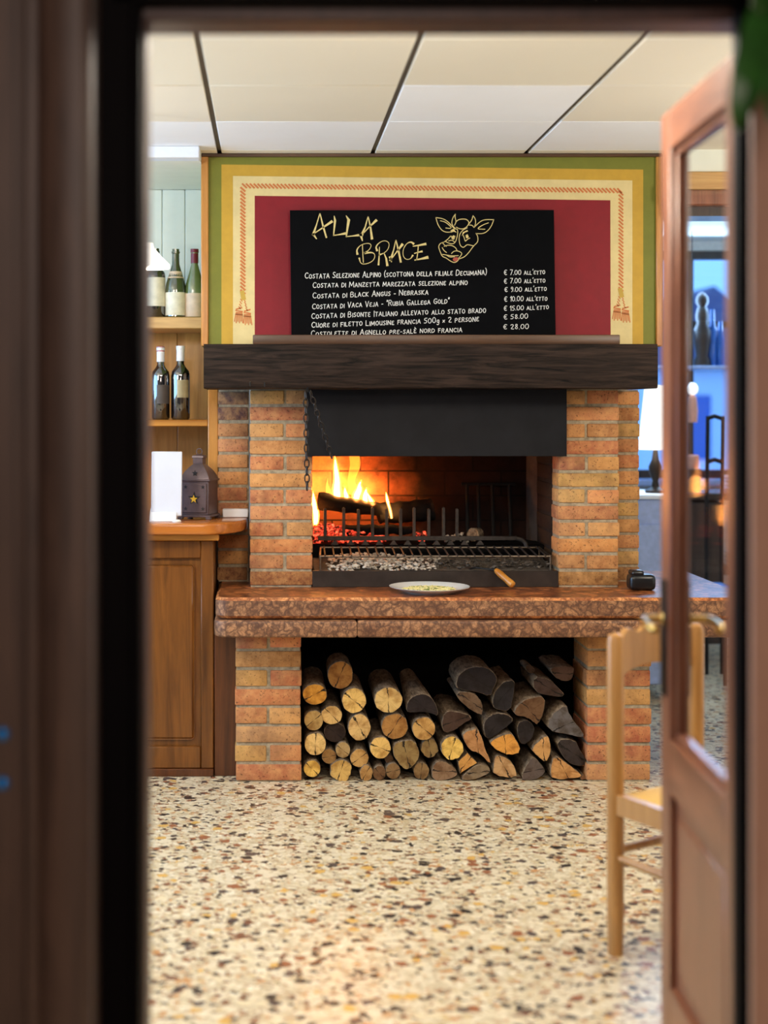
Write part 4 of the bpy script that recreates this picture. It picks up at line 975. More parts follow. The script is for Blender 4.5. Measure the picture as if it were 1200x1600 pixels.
LOGS = [
 ((200,415,95,82), 'a', GOLD, 'round log with golden brown cut end, top left corner of the pile beside the bricks', 5.86, .40),
 ((392,270,98,110), 'a', (168,116,56), 'round log with dark stained brown cut end, highest of the left half of the pile', 5.90, .22),
 ((495,462,95,98), 'a', LIGHT, 'round log with bright yellow cracked end, right below the highest left log', 5.87, .36),
 ((328,570,82,72), 'a', (218,176,108), 'small round tan log wedged below and between the two top left logs', 5.885, .36),
 ((192,610,75,78), 'a', (186,150,90), 'greyish tan round log touching the left bricks, second row from the top', 5.88, .36),
 ((352,702,84,76), 'a', (54,40,32), 'round log with almost black end in the middle of the left logs', 5.90, .36),
 ((535,662,88,105), 'a', (222,182,116), 'egg-shaped pale log with pointed bottom, right of the black round end', 5.87, .36),
 ((206,788,84,90), 'a', (236,196,124), 'pale round log with wide dark crack and bark rim, third up at the left bricks', 5.87, .36),
 ((308,880,57,57), 'a', (158,118,68), 'small dull brown round log right of the pale cracked log at left', 5.885, .36),
 ((412,832,57,63), 'a', (182,150,98), 'small grey tan log with a knot hole, below the black round end', 5.88, .36),
 ((180,973,66,66), 'a', YEL, 'small yellow round log on the floor at the far left corner', 5.865, .36),
 ((398,985,85,87), 'a', (216,174,98), 'large pale log with jagged bark edge on the floor, second from the left', 5.865, .36),
 ((535,893,72,72), 'a', (204,158,92), 'tan round log above the floor row, right of the log with the knot hole', 5.88, .36),
 ((587,1005,50,62), 'a', (184,140,82), 'narrow small log on the floor with pointed bottom, right of the jagged pale log', 5.865, .36),
 ((685,1005,50,58), 'a', (116,84,54), 'small brown round log on the floor, right of the narrow pointed log', 5.87, .36),
 ((752,458,110,100), 'a', (224,186,116), 'largest pale round log of the upper row with long bark body behind it', 5.865, .42),
 ((800,655,105,100), 'a', (178,128,68), 'round log with half brown half tan end, below the largest pale round log', 5.88, .36),
 ((692,815,82,85), 'a', LIGHT, 'bright round log with a diagonal crack left of the big grey blunt log', 5.87, .36),
 ((788,990,58,62), 'a', (136,104,66), 'grey brown round log on the floor under the big grey blunt log, left side', 5.87, .36),
 ((757,900,33,33), 'a', (108,80,54), 'tiny dark round log tucked beside the big grey blunt log', 5.90, .36),
 ([(780,790),(860,757),(955,755),(990,850),(975,920),(905,990),(850,968),(790,880)], 'a', (150,122,74), 'big grey tan blunt log with flat top, low in the middle of the pile', 5.87, .36),
 ((1000,990,60,66), 'a', (142,112,72), 'grey brown round log on the floor under the big grey blunt log, right side', 5.88, .36),
 ((1062,820,66,72), 'a', (148,120,74), 'dull olive brown round log between the big grey log and the jagged yellow one', 5.885, .36),
 ((1018,672,90,90), 'a', (206,160,92), 'tan round log with a long crack under the dark half-round log', 5.87, .36),
 ([(880,543),(890,470),(940,420),(1020,403),(1085,440),(1125,520),(1128,582),(1080,562),(1000,545),(930,556)], 'a', DARK, 'dark half-round log with grey bark tapering up towards the back', 5.87, .40),
 ((125,820,86,92), 'b', (242,200,104), 'bright yellow log with jagged star-shaped edge in the centre of the pile', 5.86, .34),
 ([(65,545),(140,533),(295,580),(220,632),(150,686),(70,716),(45,640)], 'b', (74,54,42), 'dark brown three-sided split log above the jagged yellow log', 5.88, .36),
 ([(195,722),(230,684),(318,660),(358,750),(376,830),(425,940),(400,928),(322,850),(255,838)], 'b', (188,136,86), 'long tan split wedge leaning down to the right beside the jagged yellow log', 5.87, .34),
 ([(172,918),(240,848),(316,928),(184,1012)], 'b', (216,158,84), 'small four-sided orange tan split log under the jagged yellow log', 5.87, .34),
 ([(-30,965),(20,905),(110,930),(160,985),(170,1028),(60,1068),(-25,1062)], 'b', (142,112,84), 'wide grey brown log on the floor below the jagged yellow log', 5.87, .34),
 ([(176,1056),(300,943),(385,940),(420,985),(398,1012),(270,1064)], 'b', (136,116,90), 'grey flat split log lying on the floor right of the wide grey brown one', 5.865, .34),
 ([(404,765),(558,696),(606,740),(652,852),(560,878),(470,842),(430,812)], 'b', ORANGE, 'vivid orange quarter-round split log in the middle of the right half', 5.86, .34),
 ([(447,876),(490,866),(560,905),(603,965),(616,1052),(432,1028),(438,940)], 'b', (200,158,108), 'pale fan-shaped quarter log on the floor under the vivid orange one', 5.87, .34),
 ([(632,1058),(702,905),(742,872),(834,985),(796,1038),(720,1064)], 'b', (98,84,76), 'grey quarter-round log standing on the floor right of the pale fan-shaped one', 5.87, .34),
 ([(710,820),(838,706),(866,780),(868,860),(830,934),(762,880)], 'b', (208,156,94), 'orange tan curved wedge above the grey quarter-round log', 5.87, .34),
 ([(888,860),(1000,938),(1106,1022),(1086,1043),(872,1060),(858,980)], 'b', (206,152,92), 'large pale triangular split log on the floor at the right corner', 5.865, .34),
 ([(900,748),(1048,746),(1086,830),(1130,900),(1126,960),(1020,946),(950,880)], 'b', (60,50,46), 'dark four-sided split log above the pale triangular one at the right bricks', 5.88, .34),
 ([(835,688),(850,575),(983,475),(1008,575),(1118,705),(1116,748),(1000,718)], 'b', (104,98,96), 'grey triangular log with a whitish streak at the right bricks', 5.87, .34),
 ([(585,540),(650,462),(720,434),(830,424),(816,560),(773,645),(745,636),(690,586),(604,576)], 'b', (110,80,54), 'brown quarter-round log with bark rim, between black split log and grey triangle', 5.87, .34),
 ([(150,340),(165,280),(205,235),(260,210),(330,200),(400,215),(450,255),(472,300),(440,380),(416,440),(305,398),(165,380)], 'b', (40,33,33), 'big blackened log with thick bark arc, topmost in the middle of the pile', 5.87, .28),
 ([(152,430),(172,394),(230,392),(308,414),(356,482),(360,560),(344,576),(256,528)], 'b', (112,88,66), 'brown grey half-moon split log under the big blackened log', 5.87, .34),
 ([(424,480),(444,394),(512,314),(600,298),(592,400),(567,552),(442,530)], 'b', (42,37,37), 'black upright split log right of the big blackened log', 5.88, .34),
 ([(358,650),(382,592),(450,549),(540,559),(598,604),(536,660),(468,716),(376,764)], 'b', (44,37,35), 'black half-round log directly above the vivid orange one', 5.88, .34),
 ([(612,655),(642,606),(718,614),(750,670),(726,756),(652,806),(622,740)], 'b', (46,39,38), 'black split log squeezed right of the vivid orange one', 5.89, .34),
 ([(728,272),(868,302),(928,370),(984,436),(862,430),(738,398)], 'b', (72,54,46), 'dark brown flat wedge high on the right side of the pile', 5.88, .30),
 ([(852,204),(1033,204),(1046,240),(1022,308),(960,322),(892,288)], 'b', (92,68,54), 'small brown half-round log, topmost on the right side of the pile', 5.90, .28),
 ([(672,200),(720,196),(758,236),(730,262),(690,250)], 'b', (84,60,42), 'short broken chip of bark on top of the pile near the right', 5.95, .14),
 ([(1085,1040),(1112,1014),(1138,1048),(1092,1056)], 'b', (132,92,62), 'little wood chip on the floor in the right corner of the wood store', 5.87, .12),
]
for i, a in enumerate(LOGS):
    shape, crop, col, label, d, L = a
    bk = (0, 0); tp = .95
    if 'tapering up' in label: bk, tp = (-.02, .05), .55
    log(shape, crop, col, label, d, L, bk, tp, .07 if 'jagged' in label else .03, i+1)

# ------------------------------------------------------------ bar at the left
bar = thing('bar_counter', (-.9, 6.1, 0), 'varnished wooden bar counter left of the fireplace', 'bar counter')
TZ = PZ(818, 5.85)
m = MB()
r_ = .20; pl = [(-2.9, 6.60), (-2.9, 5.85)]
ex = PX(342, 5.85)
for k in range(11):
    a = -math.pi/2 + k*math.pi/2/10; pl.append((ex-.06+ .165*math.cos(a), 6.14+.29*math.sin(a)))
pl += [(ex-.06+.165, 6.19), (-.215, 6.19), (-.215, 6.60)]
m.prism(pl, TZ-.044, TZ, .008, 3, axis='Z'); m.build('worktop', M['bar_top'], bar)
m = MB(); m.box(-2.9, PX(342,5.9), 5.90, 5.95, TZ-.07, TZ-.045, .003); m.build('apron_moulding', M['pine_h'], bar)
m = MB(); m.box(-2.9, PX(334,5.95), 5.955, 6.55, .0, TZ-.046); m.build('carcass', M['bar_wood'], bar)
def front(x0, x1):
    z0, z1 = .03, TZ-.072; y = 5.955
    mm = MB()
    pass
    for a_, b_ in ((x0, x0+.085), (x1-.05, x1)):
        mm = MB(); mm.box(a_, b_, y-.018, y, z0, z1, .004); mm.build('panel_stile', M['bar_wood'], bar)
    for a_, b_ in ((z1-.07, z1), (z0, z0+.085)):
        mm = MB(); mm.box(x0+.085, x1-.05, y-.018, y, a_, b_, .004); mm.build('panel_rail', M['bar_wood'], bar)
    mm = MB(); mm.box(x0+.11, x1-.075, y-.012, y, z0+.11, z1-.095, .010); mm.build('panel_field', M['bar_wood'], bar)
xr = PX(334, 5.95)
front(xr-.62, xr); front(xr-1.26, xr-.64)
m = MB(); m.box(-2.9, xr, 5.93, 5.96, 0, .03, .003); m.build('plinth', M['bar_dark'], bar)
m = MB(); m.box(PX(335,5.95), PX(369.5,5.95), 5.94, 5.97, 0, .574, .003); m.build('side_board', M['bar_dark'], bar)

sh = thing('bottle_shelf', (-.9, 6.6, TZ), 'orange pine wall shelf with two boards behind the bar', 'shelf')
m = MB()
for k in range(20):
    x1 = -.265-k*.135; m.box(x1-.1335, x1, 6.70, 6.72, TZ-.10, 1.775, .002)
m.box(-.263, -.216, 6.70, 6.72, TZ-.10, 1.612, .002); m.build('back_boards', M['pine'], sh)
m = MB(); m.box(-2.9, PX(318.5,6.30), 6.30, 6.70, PZ(495,6.30)-.049, PZ(495,6.30), .003); m.build('upper_board', M['pine_pale'], sh)
m = MB(); m.box(-2.9, PX(324.5,6.27), 6.27, 6.70, PZ(656,6.27)-.027, PZ(656,6.27), .003); m.build('lower_board', M['pine_h'], sh)
m = MB(); m.box(PX(325,6.23), PX(341,6.23), 6.22, 6.34, TZ+.001, 1.62, .003); m.build('end_post', M['pine'], sh)
m = MB()
for k in range(26): m.box(-.265-(k+1)*.10+.0008, -.265-k*.10-.0008, 6.70, 6.735, 1.78, 2.376, .003)
struct('trim_7', m, M['green_wall'], 'pale green vertical boarding above the bottle shelf', 'wall boarding')

ZU, ZL = PZ(495,6.30), PZ(656,6.27)
def bottle(px, d, z, h, w_, kind, glass, cap, lab, label, grp, seal=None):
    x = PX(px, d); r = w_/2; root = thing('wine_bottle', (x, d, z), label, 'bottle', grp)
    if kind == 'burg': prof = [(0,.006),(r*.8,0),(r,.008),(r,h*.40),(r*.93,h*.50),(r*.6,h*.66),(r*.36,h*.78),(r*.34,h*.93),(r*.40,h*.94),(r*.40,h*.965),(r*.34,h*.97),(r*.34,h),(0,h)]
    else: prof = [(0,.006),(r*.85,0),(r,.008),(r,h*.60),(r*.92,h*.66),(r*.55,h*.72),(r*.38,h*.76),(r*.37,h*.93),(r*.42,h*.94),(r*.42,h*.965),(r*.37,h*.97),(r*.37,h),(0,h)]
    mm = MB(); mm.lathe(prof, (x, d, z), 28); mm.build('glass', glass, root)
    rc = r*.40 if kind == 'burg' else r*.43
    if cap is not None:
        mm = MB(); mm.lathe([(rc,h*.80),(rc,h*.955),(rc*1.08,h*.958),(rc*1.06,h+.002),(0,h+.003)], (x, d, z), 20); mm.build('capsule', cap, root)
    l0, l1 = lab[0]*h, lab[1]*h
    mm = MB(); vs = []
    for zz in (l0, l1):
        vs.append([mm.bm.verts.new((x+(r+.0008)*math.cos(a), d+(r+.0008)*math.sin(a), z+zz)) for a in [R(-90-lab[3]+lab[3]*2*k/14+lab[4]) for k in range(15)]])
    mm.paint([mm.bm.faces.new((vs[0][k], vs[0][k+1], vs[1][k+1], vs[1][k])) for k in range(14)], 0, None, True)
    mm.build('paper_label', lab[2], root)
    if seal:
        mm = MB(); mm.lathe([(r*.80,h*.575),(r*.70,h*.60),(r*.56,h*.675)], (x, d, z), 24, close=False, M=Matrix.Translation((x,d,z)) @ Matrix.Diagonal((1.03,1.03,1,1)) @ Matrix.Translation((-x,-d,-z))); mm.build('neck_label', M['label_pink'], root)
    return root
UG = 'wine bottles on the upper shelf'; LG = 'dark wine bottles on the lower shelf'
bottle(243, 6.42, ZU, .292, .083, 'bord', M['glass_black'], None, (.17, .58, M['label_cream'], 75, 5), 'dark bottle with pale label, behind the white pendant shade on the upper shelf', UG)
bottle(274.5, 6.42, ZU, .290, .087, 'burg', M['glass_green'], None, (.04, .37, M['label_cream'], 75, 0), 'green bottle with cream label and neck label, middle of the upper shelf', UG, True)
bottle(304, 6.42, ZU, .288, .080, 'burg', M['glass_olive'], M['cap_maroon'], (.02, .36, M['label_pink'], 75, 0), 'olive bottle with maroon capsule and beige label at the right end of the upper shelf', UG)
b4 = bottle(251, 6.38, ZL, .300, .076, 'bord', M['glass_black'], M['cap_white'], (.22, .48, M['label_dark'], 45, 25), 'dark bottle with white neck and red top on the lower shelf', LG)
m = MB(); m.lathe([(.0165,.283),(.0175,.301),(.012,.305),(0,.305)], (PX(251,6.38), 6.38, ZL), 20); m.build('red_top', M['cap_red'], b4)
bottle(282, 6.38, ZL, .304, .078, 'bord', M['glass_black'], M['cap_white'], (.30, .54, M['label_gold'], 40, 22), 'dark bottle with tall white capsule and gilded label on the lower shelf', LG)

# lantern on the bar
dL = 6.12; lx = PX(311.5, dL)
la = thing('lantern', (lx, dL, TZ), 'brown tin lantern with star cutouts standing on the bar top', 'lantern')
LR = Matrix.Translation((lx, dL, TZ)) @ Matrix.Rotation(R(-16), 4, 'Z')
hw = .058
def lb(mb, *b, bev=.002, mi=0): mb.box(*b, bev, 1, mi, None, LR)
m = MB(); lb(m, -hw-.008, hw+.008, -hw-.008, hw+.008, .008, .018); lb(m, -hw, hw, -hw, hw, .018, .152); lb(m, -hw-.007, hw+.007, -hw-.007, hw+.007, .150, .158)
for sx in (-1, 1):
    for sy in (-1, 1): lb(m, sx*hw-.010+sx*-.0, sx*hw+.010, sy*hw-.010, sy*hw+.010, 0, .010)
m.build('body', M['lantern'], la)
def pag(mb, rows):
    rg = []
    for hw_, z in rows: rg.append([mb.bm.verts.new(LR @ Vector(p)) for p in ((-hw_,-hw_,z),(hw_,-hw_,z),(hw_,hw_,z),(-hw_,hw_,z))])
    fs = [mb.bm.faces.new((rg[i][k], rg[i][(k+1)%4], rg[i+1][(k+1)%4], rg[i+1][k])) for i in range(len(rg)-1) for k in range(4)]
    fs += [mb.bm.faces.new(rg[0][::-1]), mb.bm.faces.new(rg[-1])]; mb.paint(fs, 0, None, False)
m = MB(); pag(m, [(.060,.158),(.056,.170),(.046,.188),(.032,.205),(.022,.214),(.019,.218)]); pag(m, [(.020,.218),(.020,.240),(.024,.242),(.022,.250),(.008,.256)]); m.build('roof', M['lantern'], la)
m = MB(); m.ring(LR @ Vector((0, 0, .266)), .012, .002, (LR.to_3x3() @ Vector((1,0,0))), (0,0,1)); m.build('ring', M['lantern'], la)
m = MB(); lb(m, -hw+.008, hw-.008, -hw-.005, -hw, .026, .142); dr = m.build('door', M['lantern'], la)
def star(cx, cz, r, y, mat, name, par):
    mm = MB(); pts = [(cx+(r if k % 2 == 0 else r*.42)*math.sin(math.pi*k/5), cz+(r if k % 2 == 0 else r*.42)*math.cos(math.pi*k/5)) for k in range(10)]
    fs = mm.prism(pts, y, y+.0015)
    for v in mm.bm.verts: v.co = LR @ v.co
    mm.build(name, mat, par)
star(0, .083, .027, -hw-.0062, M['lantern_dark'], 'star_opening', dr); star(-.002, .080, .017, -hw-.0072, M['amber'], 'amber_pane', dr)
for sx, sz in ((-.036,.128),(.036,.128),(-.036,.042),(.036,.042)): star(sx, sz, .009, -hw-.006, M['lantern_dark'], 'star_hole', dr)
star(0, .182, .013, -.0555, M['lantern_dark'], 'star_hole', la)

# white card holder and small white box on the bar
cx0, cx1 = PX(236,5.96), PX(284,5.96)
cd = thing('menu_holder', ((cx0+cx1)/2, 6.02, TZ), 'white card in an upright holder on the bar, left of the lantern', 'card holder')
m = MB()
T = Matrix.Translation((0, 5.96, TZ)) @ Matrix.Rotation(R(-7), 4, 'X')
m.box(cx0, cx1, -.004, .004, .02, .272, .003, 1, 0, None, T); m.build('card', M['white_card'], cd)
m = MB(); m.prism([(5.93, TZ), (6.04, TZ), (5.985, TZ+.05), (5.95, TZ+.03)], cx0-.004, cx1-.02, .002, axis='X'); m.box(cx0-.002, cx1-.022, 5.925, 5.97, TZ, TZ+.012, .004, 2); m.build('foot', M['white_plastic'], cd)
m = MB(); m.box(PX(348,6.185), PX(388,6.185), 6.165, 6.205, TZ, TZ+.034, .003)
tag(m.build('white_box', M['white_plastic'], origin=(PX(368,6.185), 6.185, TZ)), 'small flat white box at the rounded end of the bar against the bricks', 'box')
m = MB(); m.lathe([(.0,.0),(.017,.0),(.019,.004),(.013,.010),(0,.011)], (PX(276,5.92), 5.92, TZ), 20)
tag(m.build('small_dish', M['white_china'], origin=(PX(276,5.92), 5.92, TZ)), 'tiny white dish at the front edge of the bar below the card', 'dish')

# white pendant lamp over the bar
pdx, pdy = PX(229, 5.2), 5.2; pz = PZ(419, 5.2)
pd = thing('pendant_lamp', (pdx, pdy, pz), 'white conical pendant lamp over the bar at the left edge of the doorway', 'lamp')
m = MB(); m.lathe([(.078,.0),(.079,.012),(.05,.040),(.026,.068),(.022,.085),(.0,.088)], (pdx, pdy, pz), 32, close=False); m.build('lamp_shade', M['shade'], pd)
m = MB(); m.tube([(pdx, pdy, pz+.085), (pdx, pdy, CEIL)], .003, 6); m.build('cord', M['white_plastic'], pd)
m = MB(); m.lathe([(0,0),(.022,.015),(.026,.03),(.018,.05),(.012,.065),(0,.07)], (pdx, pdy, pz+.005), 16); m.build('bulb', M['candle'], pd)
pl_ = point('bulb_light', (0, 0, -.02), 6, (1.0, .9, .74), .04); pl_.parent = pd

# ------------------------------------------------------------ chair
rl = Vector((PX(961.5,4.01), 4.01, 0)); rrr = Vector((PX(1087,4.19), 4.19, 0))
ux = (rrr-rl).normalized(); uy = Vector((ux.y, -ux.x, 0))         # uy: towards the front of the seat
chx = rl.lerp(rrr, .5); BW = (rrr-rl).length
chair = thing('dining_chair', (chx.x, chx.y, 0), 'honey coloured wooden chair with a rush seat behind the open door', 'chair')
def cp(a, b, z): return rl + ux*a + uy*b + Vector((0, 0, z))
HZ = .838; LR_ = .0225; SDp = .38; FW = .05
for a in (0, BW):
    m = MB(); m.tube([cp(a,0,0), cp(a,0,.1), cp(a,0,.45), cp(a,0,HZ-.02), cp(a,0,HZ-.006), cp(a,0,HZ)], [.020,.0225,.0225,.0225,.018,.008], 16); m.build('back_post', M['chair_wood'], chair)
for a in (-FW, BW+FW):
    m = MB(); m.tube([cp(a,SDp,0), cp(a,SDp,.1), cp(a,SDp,.42), cp(a,SDp,.432)], [.019,.0215,.0225,.012], 16); m.build('front_leg', M['chair_wood'], chair)
def slat(z0, z1, name):
    m = MB(); n = 16; top = []
    for k in range(n+1):
        t = k/n; sc_ = z1 - .020*(1-abs(math.sin(math.pi*t*3)))*1.0 if 0 < k < n else z1-.03
        top.append((t, sc_))
    f = []; bk = []
    for yy in (-.009, .009):
        tv = [m.bm.verts.new(cp(.015+(BW-.03)*t, yy - .03*math.sin(math.pi*t), z)) for t, z in top]
        bv = [m.bm.verts.new(cp(.015+(BW-.03)*t, yy - .03*math.sin(math.pi*t), z0+.018*math.sin(math.pi*t))) for t, z in top]
        f.append((tv, bv))
    fs = []
    for k in range(n):
        (t0, b0), (t1, b1) = f
        fs += [m.bm.faces.new((t0[k],t0[k+1],b0[k+1],b0[k])), m.bm.faces.new((t1[k],b1[k],b1[k+1],t1[k+1])), m.bm.faces.new((t0[k],t1[k],t1[k+1],t0[k+1])), m.bm.faces.new((b0[k],b0[k+1],b1[k+1],b1[k]))]
    bmesh.ops.recalc_face_normals(m.bm, faces=fs); m.paint(fs, 0, None, True); m.build(name, M['chair_wood'], chair)
slat(.725, .845, 'top_slat')
def rail(a, b, r, name): 
    m = MB(); m.tube([a, a.lerp(b, .5), b], [r*.85, r, r*.85], 10); m.build(name, M['chair_wood'], chair)
SH = .425
for a0, a1 in ((0, -FW), (BW, BW+FW)):
    m = MB(); p0, p1 = cp(a0, 0, SH-.03), cp(a1, SDp, SH-.03)
    sd = ux*.012; up = Vector((0,0,.026))
    vs = [m.bm.verts.new(v) for v in (p0-sd-up, p0+sd-up, p1+sd-up, p1-sd-up, p0-sd+up, p0+sd+up, p1+sd+up, p1-sd+up)]
    fs = [m.bm.faces.new([vs[i] for i in q_]) for q_ in ((0,3,2,1),(4,5,6,7),(0,1,5,4),(1,2,6,5),(2,3,7,6),(3,0,4,7))]
    m.paint(fs, 0, None, False); m.build('seat_rail', M['chair_wood'], chair)
    rail(cp(a0, 0, .255), cp(a1, SDp, .255), .0115, 'stretcher')
rail(cp(0,0,SH-.03), cp(BW,0,SH-.03), .016, 'seat_rail'); rail(cp(-FW,SDp,SH-.03), cp(BW+FW,SDp,SH-.03), .016, 'seat_rail')
rail(cp(0,0,.27), cp(BW,0,.27), .0115, 'stretcher'); rail(cp(-FW,SDp,.27), cp(BW+FW,SDp,.27), .0115, 'stretcher')
m = MB(); n = 12; grid = []
for i in range(n+1):
    row = []
    for j in range(n+1):
        u, v = i/n, j/n; wL = -FW*v+.006; wR = BW+FW*v-.006
        z = SH + .016*(1-(2*abs(u-.5))**4)*(1-(2*abs(v-.5))**4) - .008
        row.append(m.bm.verts.new(cp(wL+(wR-wL)*u, .012+(SDp-.016)*v, z)))
    grid.append(row)
fs = [m.bm.faces.new((grid[i][j], grid[i+1][j], grid[i+1][j+1], grid[i][j+1])) for i in range(n) for j in range(n)]
ext = bmesh.ops.extrude_face_region(m.bm, geom=fs); bmesh.ops.translate(m.bm, verts=[v for v in ext['geom'] if isinstance(v, bmesh.types.BMVert)], vec=(0,0,-.012))
bmesh.ops.recalc_face_normals(m.bm, faces=m.bm.faces[:]); m.paint(m.bm.faces[:], 0, None, True); m.build('seat', M['rush'], chair)

# ------------------------------------------------------------ far room seen beside the fireplace and through the door glass
m = MB(); m.box(PX(985,7.6), PX(1038,7.6), 7.45, 7.95, 0.08, 0.98, .006)
cb = thing('sideboard', (PX(1011,7.6), 7.7, 0), 'pale blue cabinet in the far room beside the right brick pillar', 'cabinet')
m.build('body', M['pale_blue'], cb)
m = MB(); m.box(PX(983,7.6), PX(1040,7.6), 7.43, 7.97, .98, 1.0, .004); m.build('top', M['white_trim'], cb)
m = MB(); m.box(PX(989,7.44), PX(1034,7.44), 7.435, 7.45, .42, .86, .004); m.build('door', M['pale_blue'], cb)
m = MB()
for x in (PX(987,7.6), PX(1034,7.6)):
    for y in (7.5, 7.9): m.box(x, x+.03, y-.015, y+.015, 0, .08)
m.build('feet', M['dark_wood'], cb)
tl = thing('table_lamp', (PX(1026,7.65), 7.65, 1.0), 'table lamp with tall white shade on the pale blue cabinet', 'lamp')
m = MB(); m.lathe([(.085,.215),(.052,.535)], (PX(1024,7.65), 7.65, 1.0), 32, close=False); m.build('lamp_shade', M['shade'], tl)
m = MB(); m.lathe([(0,0),(.05,0),(.052,.012),(.02,.03),(.014,.06),(.03,.1),(.034,.13),(.018,.165),(.012,.21),(.008,.3),(0,.3)], (PX(1024,7.65), 7.65, 1.0), 20); m.build('base', M['dark_bronze'], tl)
o = point('table_lamp_light', (-.005, 0, .36), 4, (1, .95, .88), .04); o.parent = tl

ft = thing('console_table', (PX(1103,8.6), 8.6, 0), 'dark wooden console table under the far window, seen through the door glass', 'table')
tzf = PZ(770, 8.45)
m = MB(); m.box(2.18, 2.86, 8.42, 8.85, tzf-.04, tzf, .005); m.build('table_top', M['dark_wood'], ft)
for x in (2.20, 2.80):
    for y in (8.45, 8.78):
        m = MB(); m.box(x, x+.05, y, y+.05, 0, tzf-.04, .004); m.build('leg', M['dark_wood'], ft)
m = MB(); m.box(2.20, 2.50, 8.46, 8.80, .12, tzf-.05, .004); m.build('cupboard', M['dark_wood'], ft)
m = MB(); m.box(2.50, 2.82, 8.46, 8.80, .5, .53, .003); m.build('shelf', M['ledge'], ft)
for k, (zz, lab) in enumerate(((.53, 'lower shelf'), (tzf, 'table top'))):
    for j in range(4):
        m = MB(); c = (2.66, 8.6, zz+j*.022+.001); m.lathe([(0,.004),(.07,0),(.075,.002),(.12,.018),(.118,.019),(.07,.006),(0,.006)], c, 28)
        tag(m.build('plate', M['white_china'], origin=c), ('bottom', 'second', 'third', 'top')[j] + ' white plate of the stack on the %s of the far console table' % lab, 'plate', 'plates on the far console table')
bx = thing('drinks_box', (PX(1081,8.55), 8.55, tzf), 'black box with dark lid on the far console table', 'box')
m = MB(); m.box(PX(1072,8.55), PX(1091,8.55), 8.5, 8.62, tzf, tzf+.115, .006); m.build('body', M['black_plastic'], bx)
m = MB(); m.box(PX(1071,8.55), PX(1092,8.55), 8.495, 8.625, tzf+.115, tzf+.13, .004); m.build('lid', M['black_plastic'], bx)
cl = thing('candle_lamp', (PX(1082,8.56), 8.56, tzf+.13), 'small pink glass lamp on the black box in the far room', 'lamp')
m = MB(); m.lathe([(0,0),(.032,0),(.036,.03),(.036,.07),(.03,.075)], (PX(1082,8.56), 8.56, tzf+.13), 20, close=False); m.build('glass', M['pink'], cl)
m = MB(); m.lathe([(0,.004),(.02,.006),(.02,.045),(0,.05)], (PX(1082,8.56), 8.56, tzf+.13), 16); m.build('glow', M['candle'], cl)

gx_, gz_ = PX(1081,8.7), PZ(608,8.7)
gl = thing('globe_lamp', (gx_, 8.7, gz_), 'small white globe lamp with pink glass below, hanging before the far window', 'lamp')
m = MB(); m.lathe([(0,-.035),(.022,-.028),(.034,-.01),(.034,.012),(.022,.03),(.008,.036),(0,.037)], (gx_, 8.7, gz_), 20); m.build('globe', M['shade'], gl)
m = MB(); m.lathe([(0,-.19),(.03,-.188),(.034,-.12),(.026,-.045),(.015,-.034),(0,-.033)], (gx_, 8.7, gz_), 20); m.build('pink_glass', M['pink'], gl)
m = MB(); m.tube([(gx_, 8.7, gz_+.036), (gx_, 8.7, CEIL)], .003, 6); m.build('cord', M['black_iron'], gl)
SZf = WZ0
def sill_thing(px, py_base, d, name, prof, mat, label, cat):
    x = PX(px, d); z = WZ0
    o = MB(); o.lathe(prof, (x, d, z), 22); return tag(o.build(name, mat, origin=(x, d, z)), label, cat)
# a hanging shelf in front of the window carries the dark bottle and blue glasses
hs = thing('glass_shelf', (2.45, 8.95, PZ(572,8.95)), 'narrow shelf across the far window, seen through the door glass', 'shelf')
zs = PZ(572, 8.95)
m = MB(); m.box(2.2, 3.28, 8.86, 9.17, zs-.02, zs, .003); m.build('board', M['pale_blue'], hs)
for x in (2.42, 3.2):
    m = MB(); m.prism([(9.17, zs-.02), (9.17, zs-.18), (9.15, zs-.18), (8.95, zs-.02)], x, x+.02, axis='X'); m.build('bracket', M['dark_wood'], hs)
def on_shelf(px, name, prof, mat, label, cat):
    x = PX(px, 8.95); o = MB(); o.lathe(prof, (x, 8.95, zs), 22); return tag(o.build(name, mat, origin=(x, 8.95, zs)), label, cat)
on_shelf(1097, 'turned_figure', [(0,0),(.05,0),(.05,.03),(.036,.06),(.05,.14),(.05,.2),(.03,.25),(.038,.29),(.03,.33),(.022,.345),(.036,.37),(.034,.40),(.015,.425),(0,.43)], M['dark_wood'], 'dark turned wooden figure on the shelf across the far window', 'ornament')
M['blue_glass'] = plain('blue bottle glass', (40, 92, 170), 0.1)
on_shelf(1113, 'blue_bottle', [(0,0),(.022,0),(.024,.02),(.024,.2),(.012,.26),(.011,.33),(0,.33)], M['blue_glass'], 'slim blue bottle beside the dark figure on the far shelf', 'bottle')
on_shelf(1126, 'blue_bottle', [(0,0),(.024,0),(.026,.02),(.026,.15),(.014,.2),(.012,.26),(0,.26)], M['blue_glass'], 'shorter blue bottle at the right of the far shelf', 'bottle')
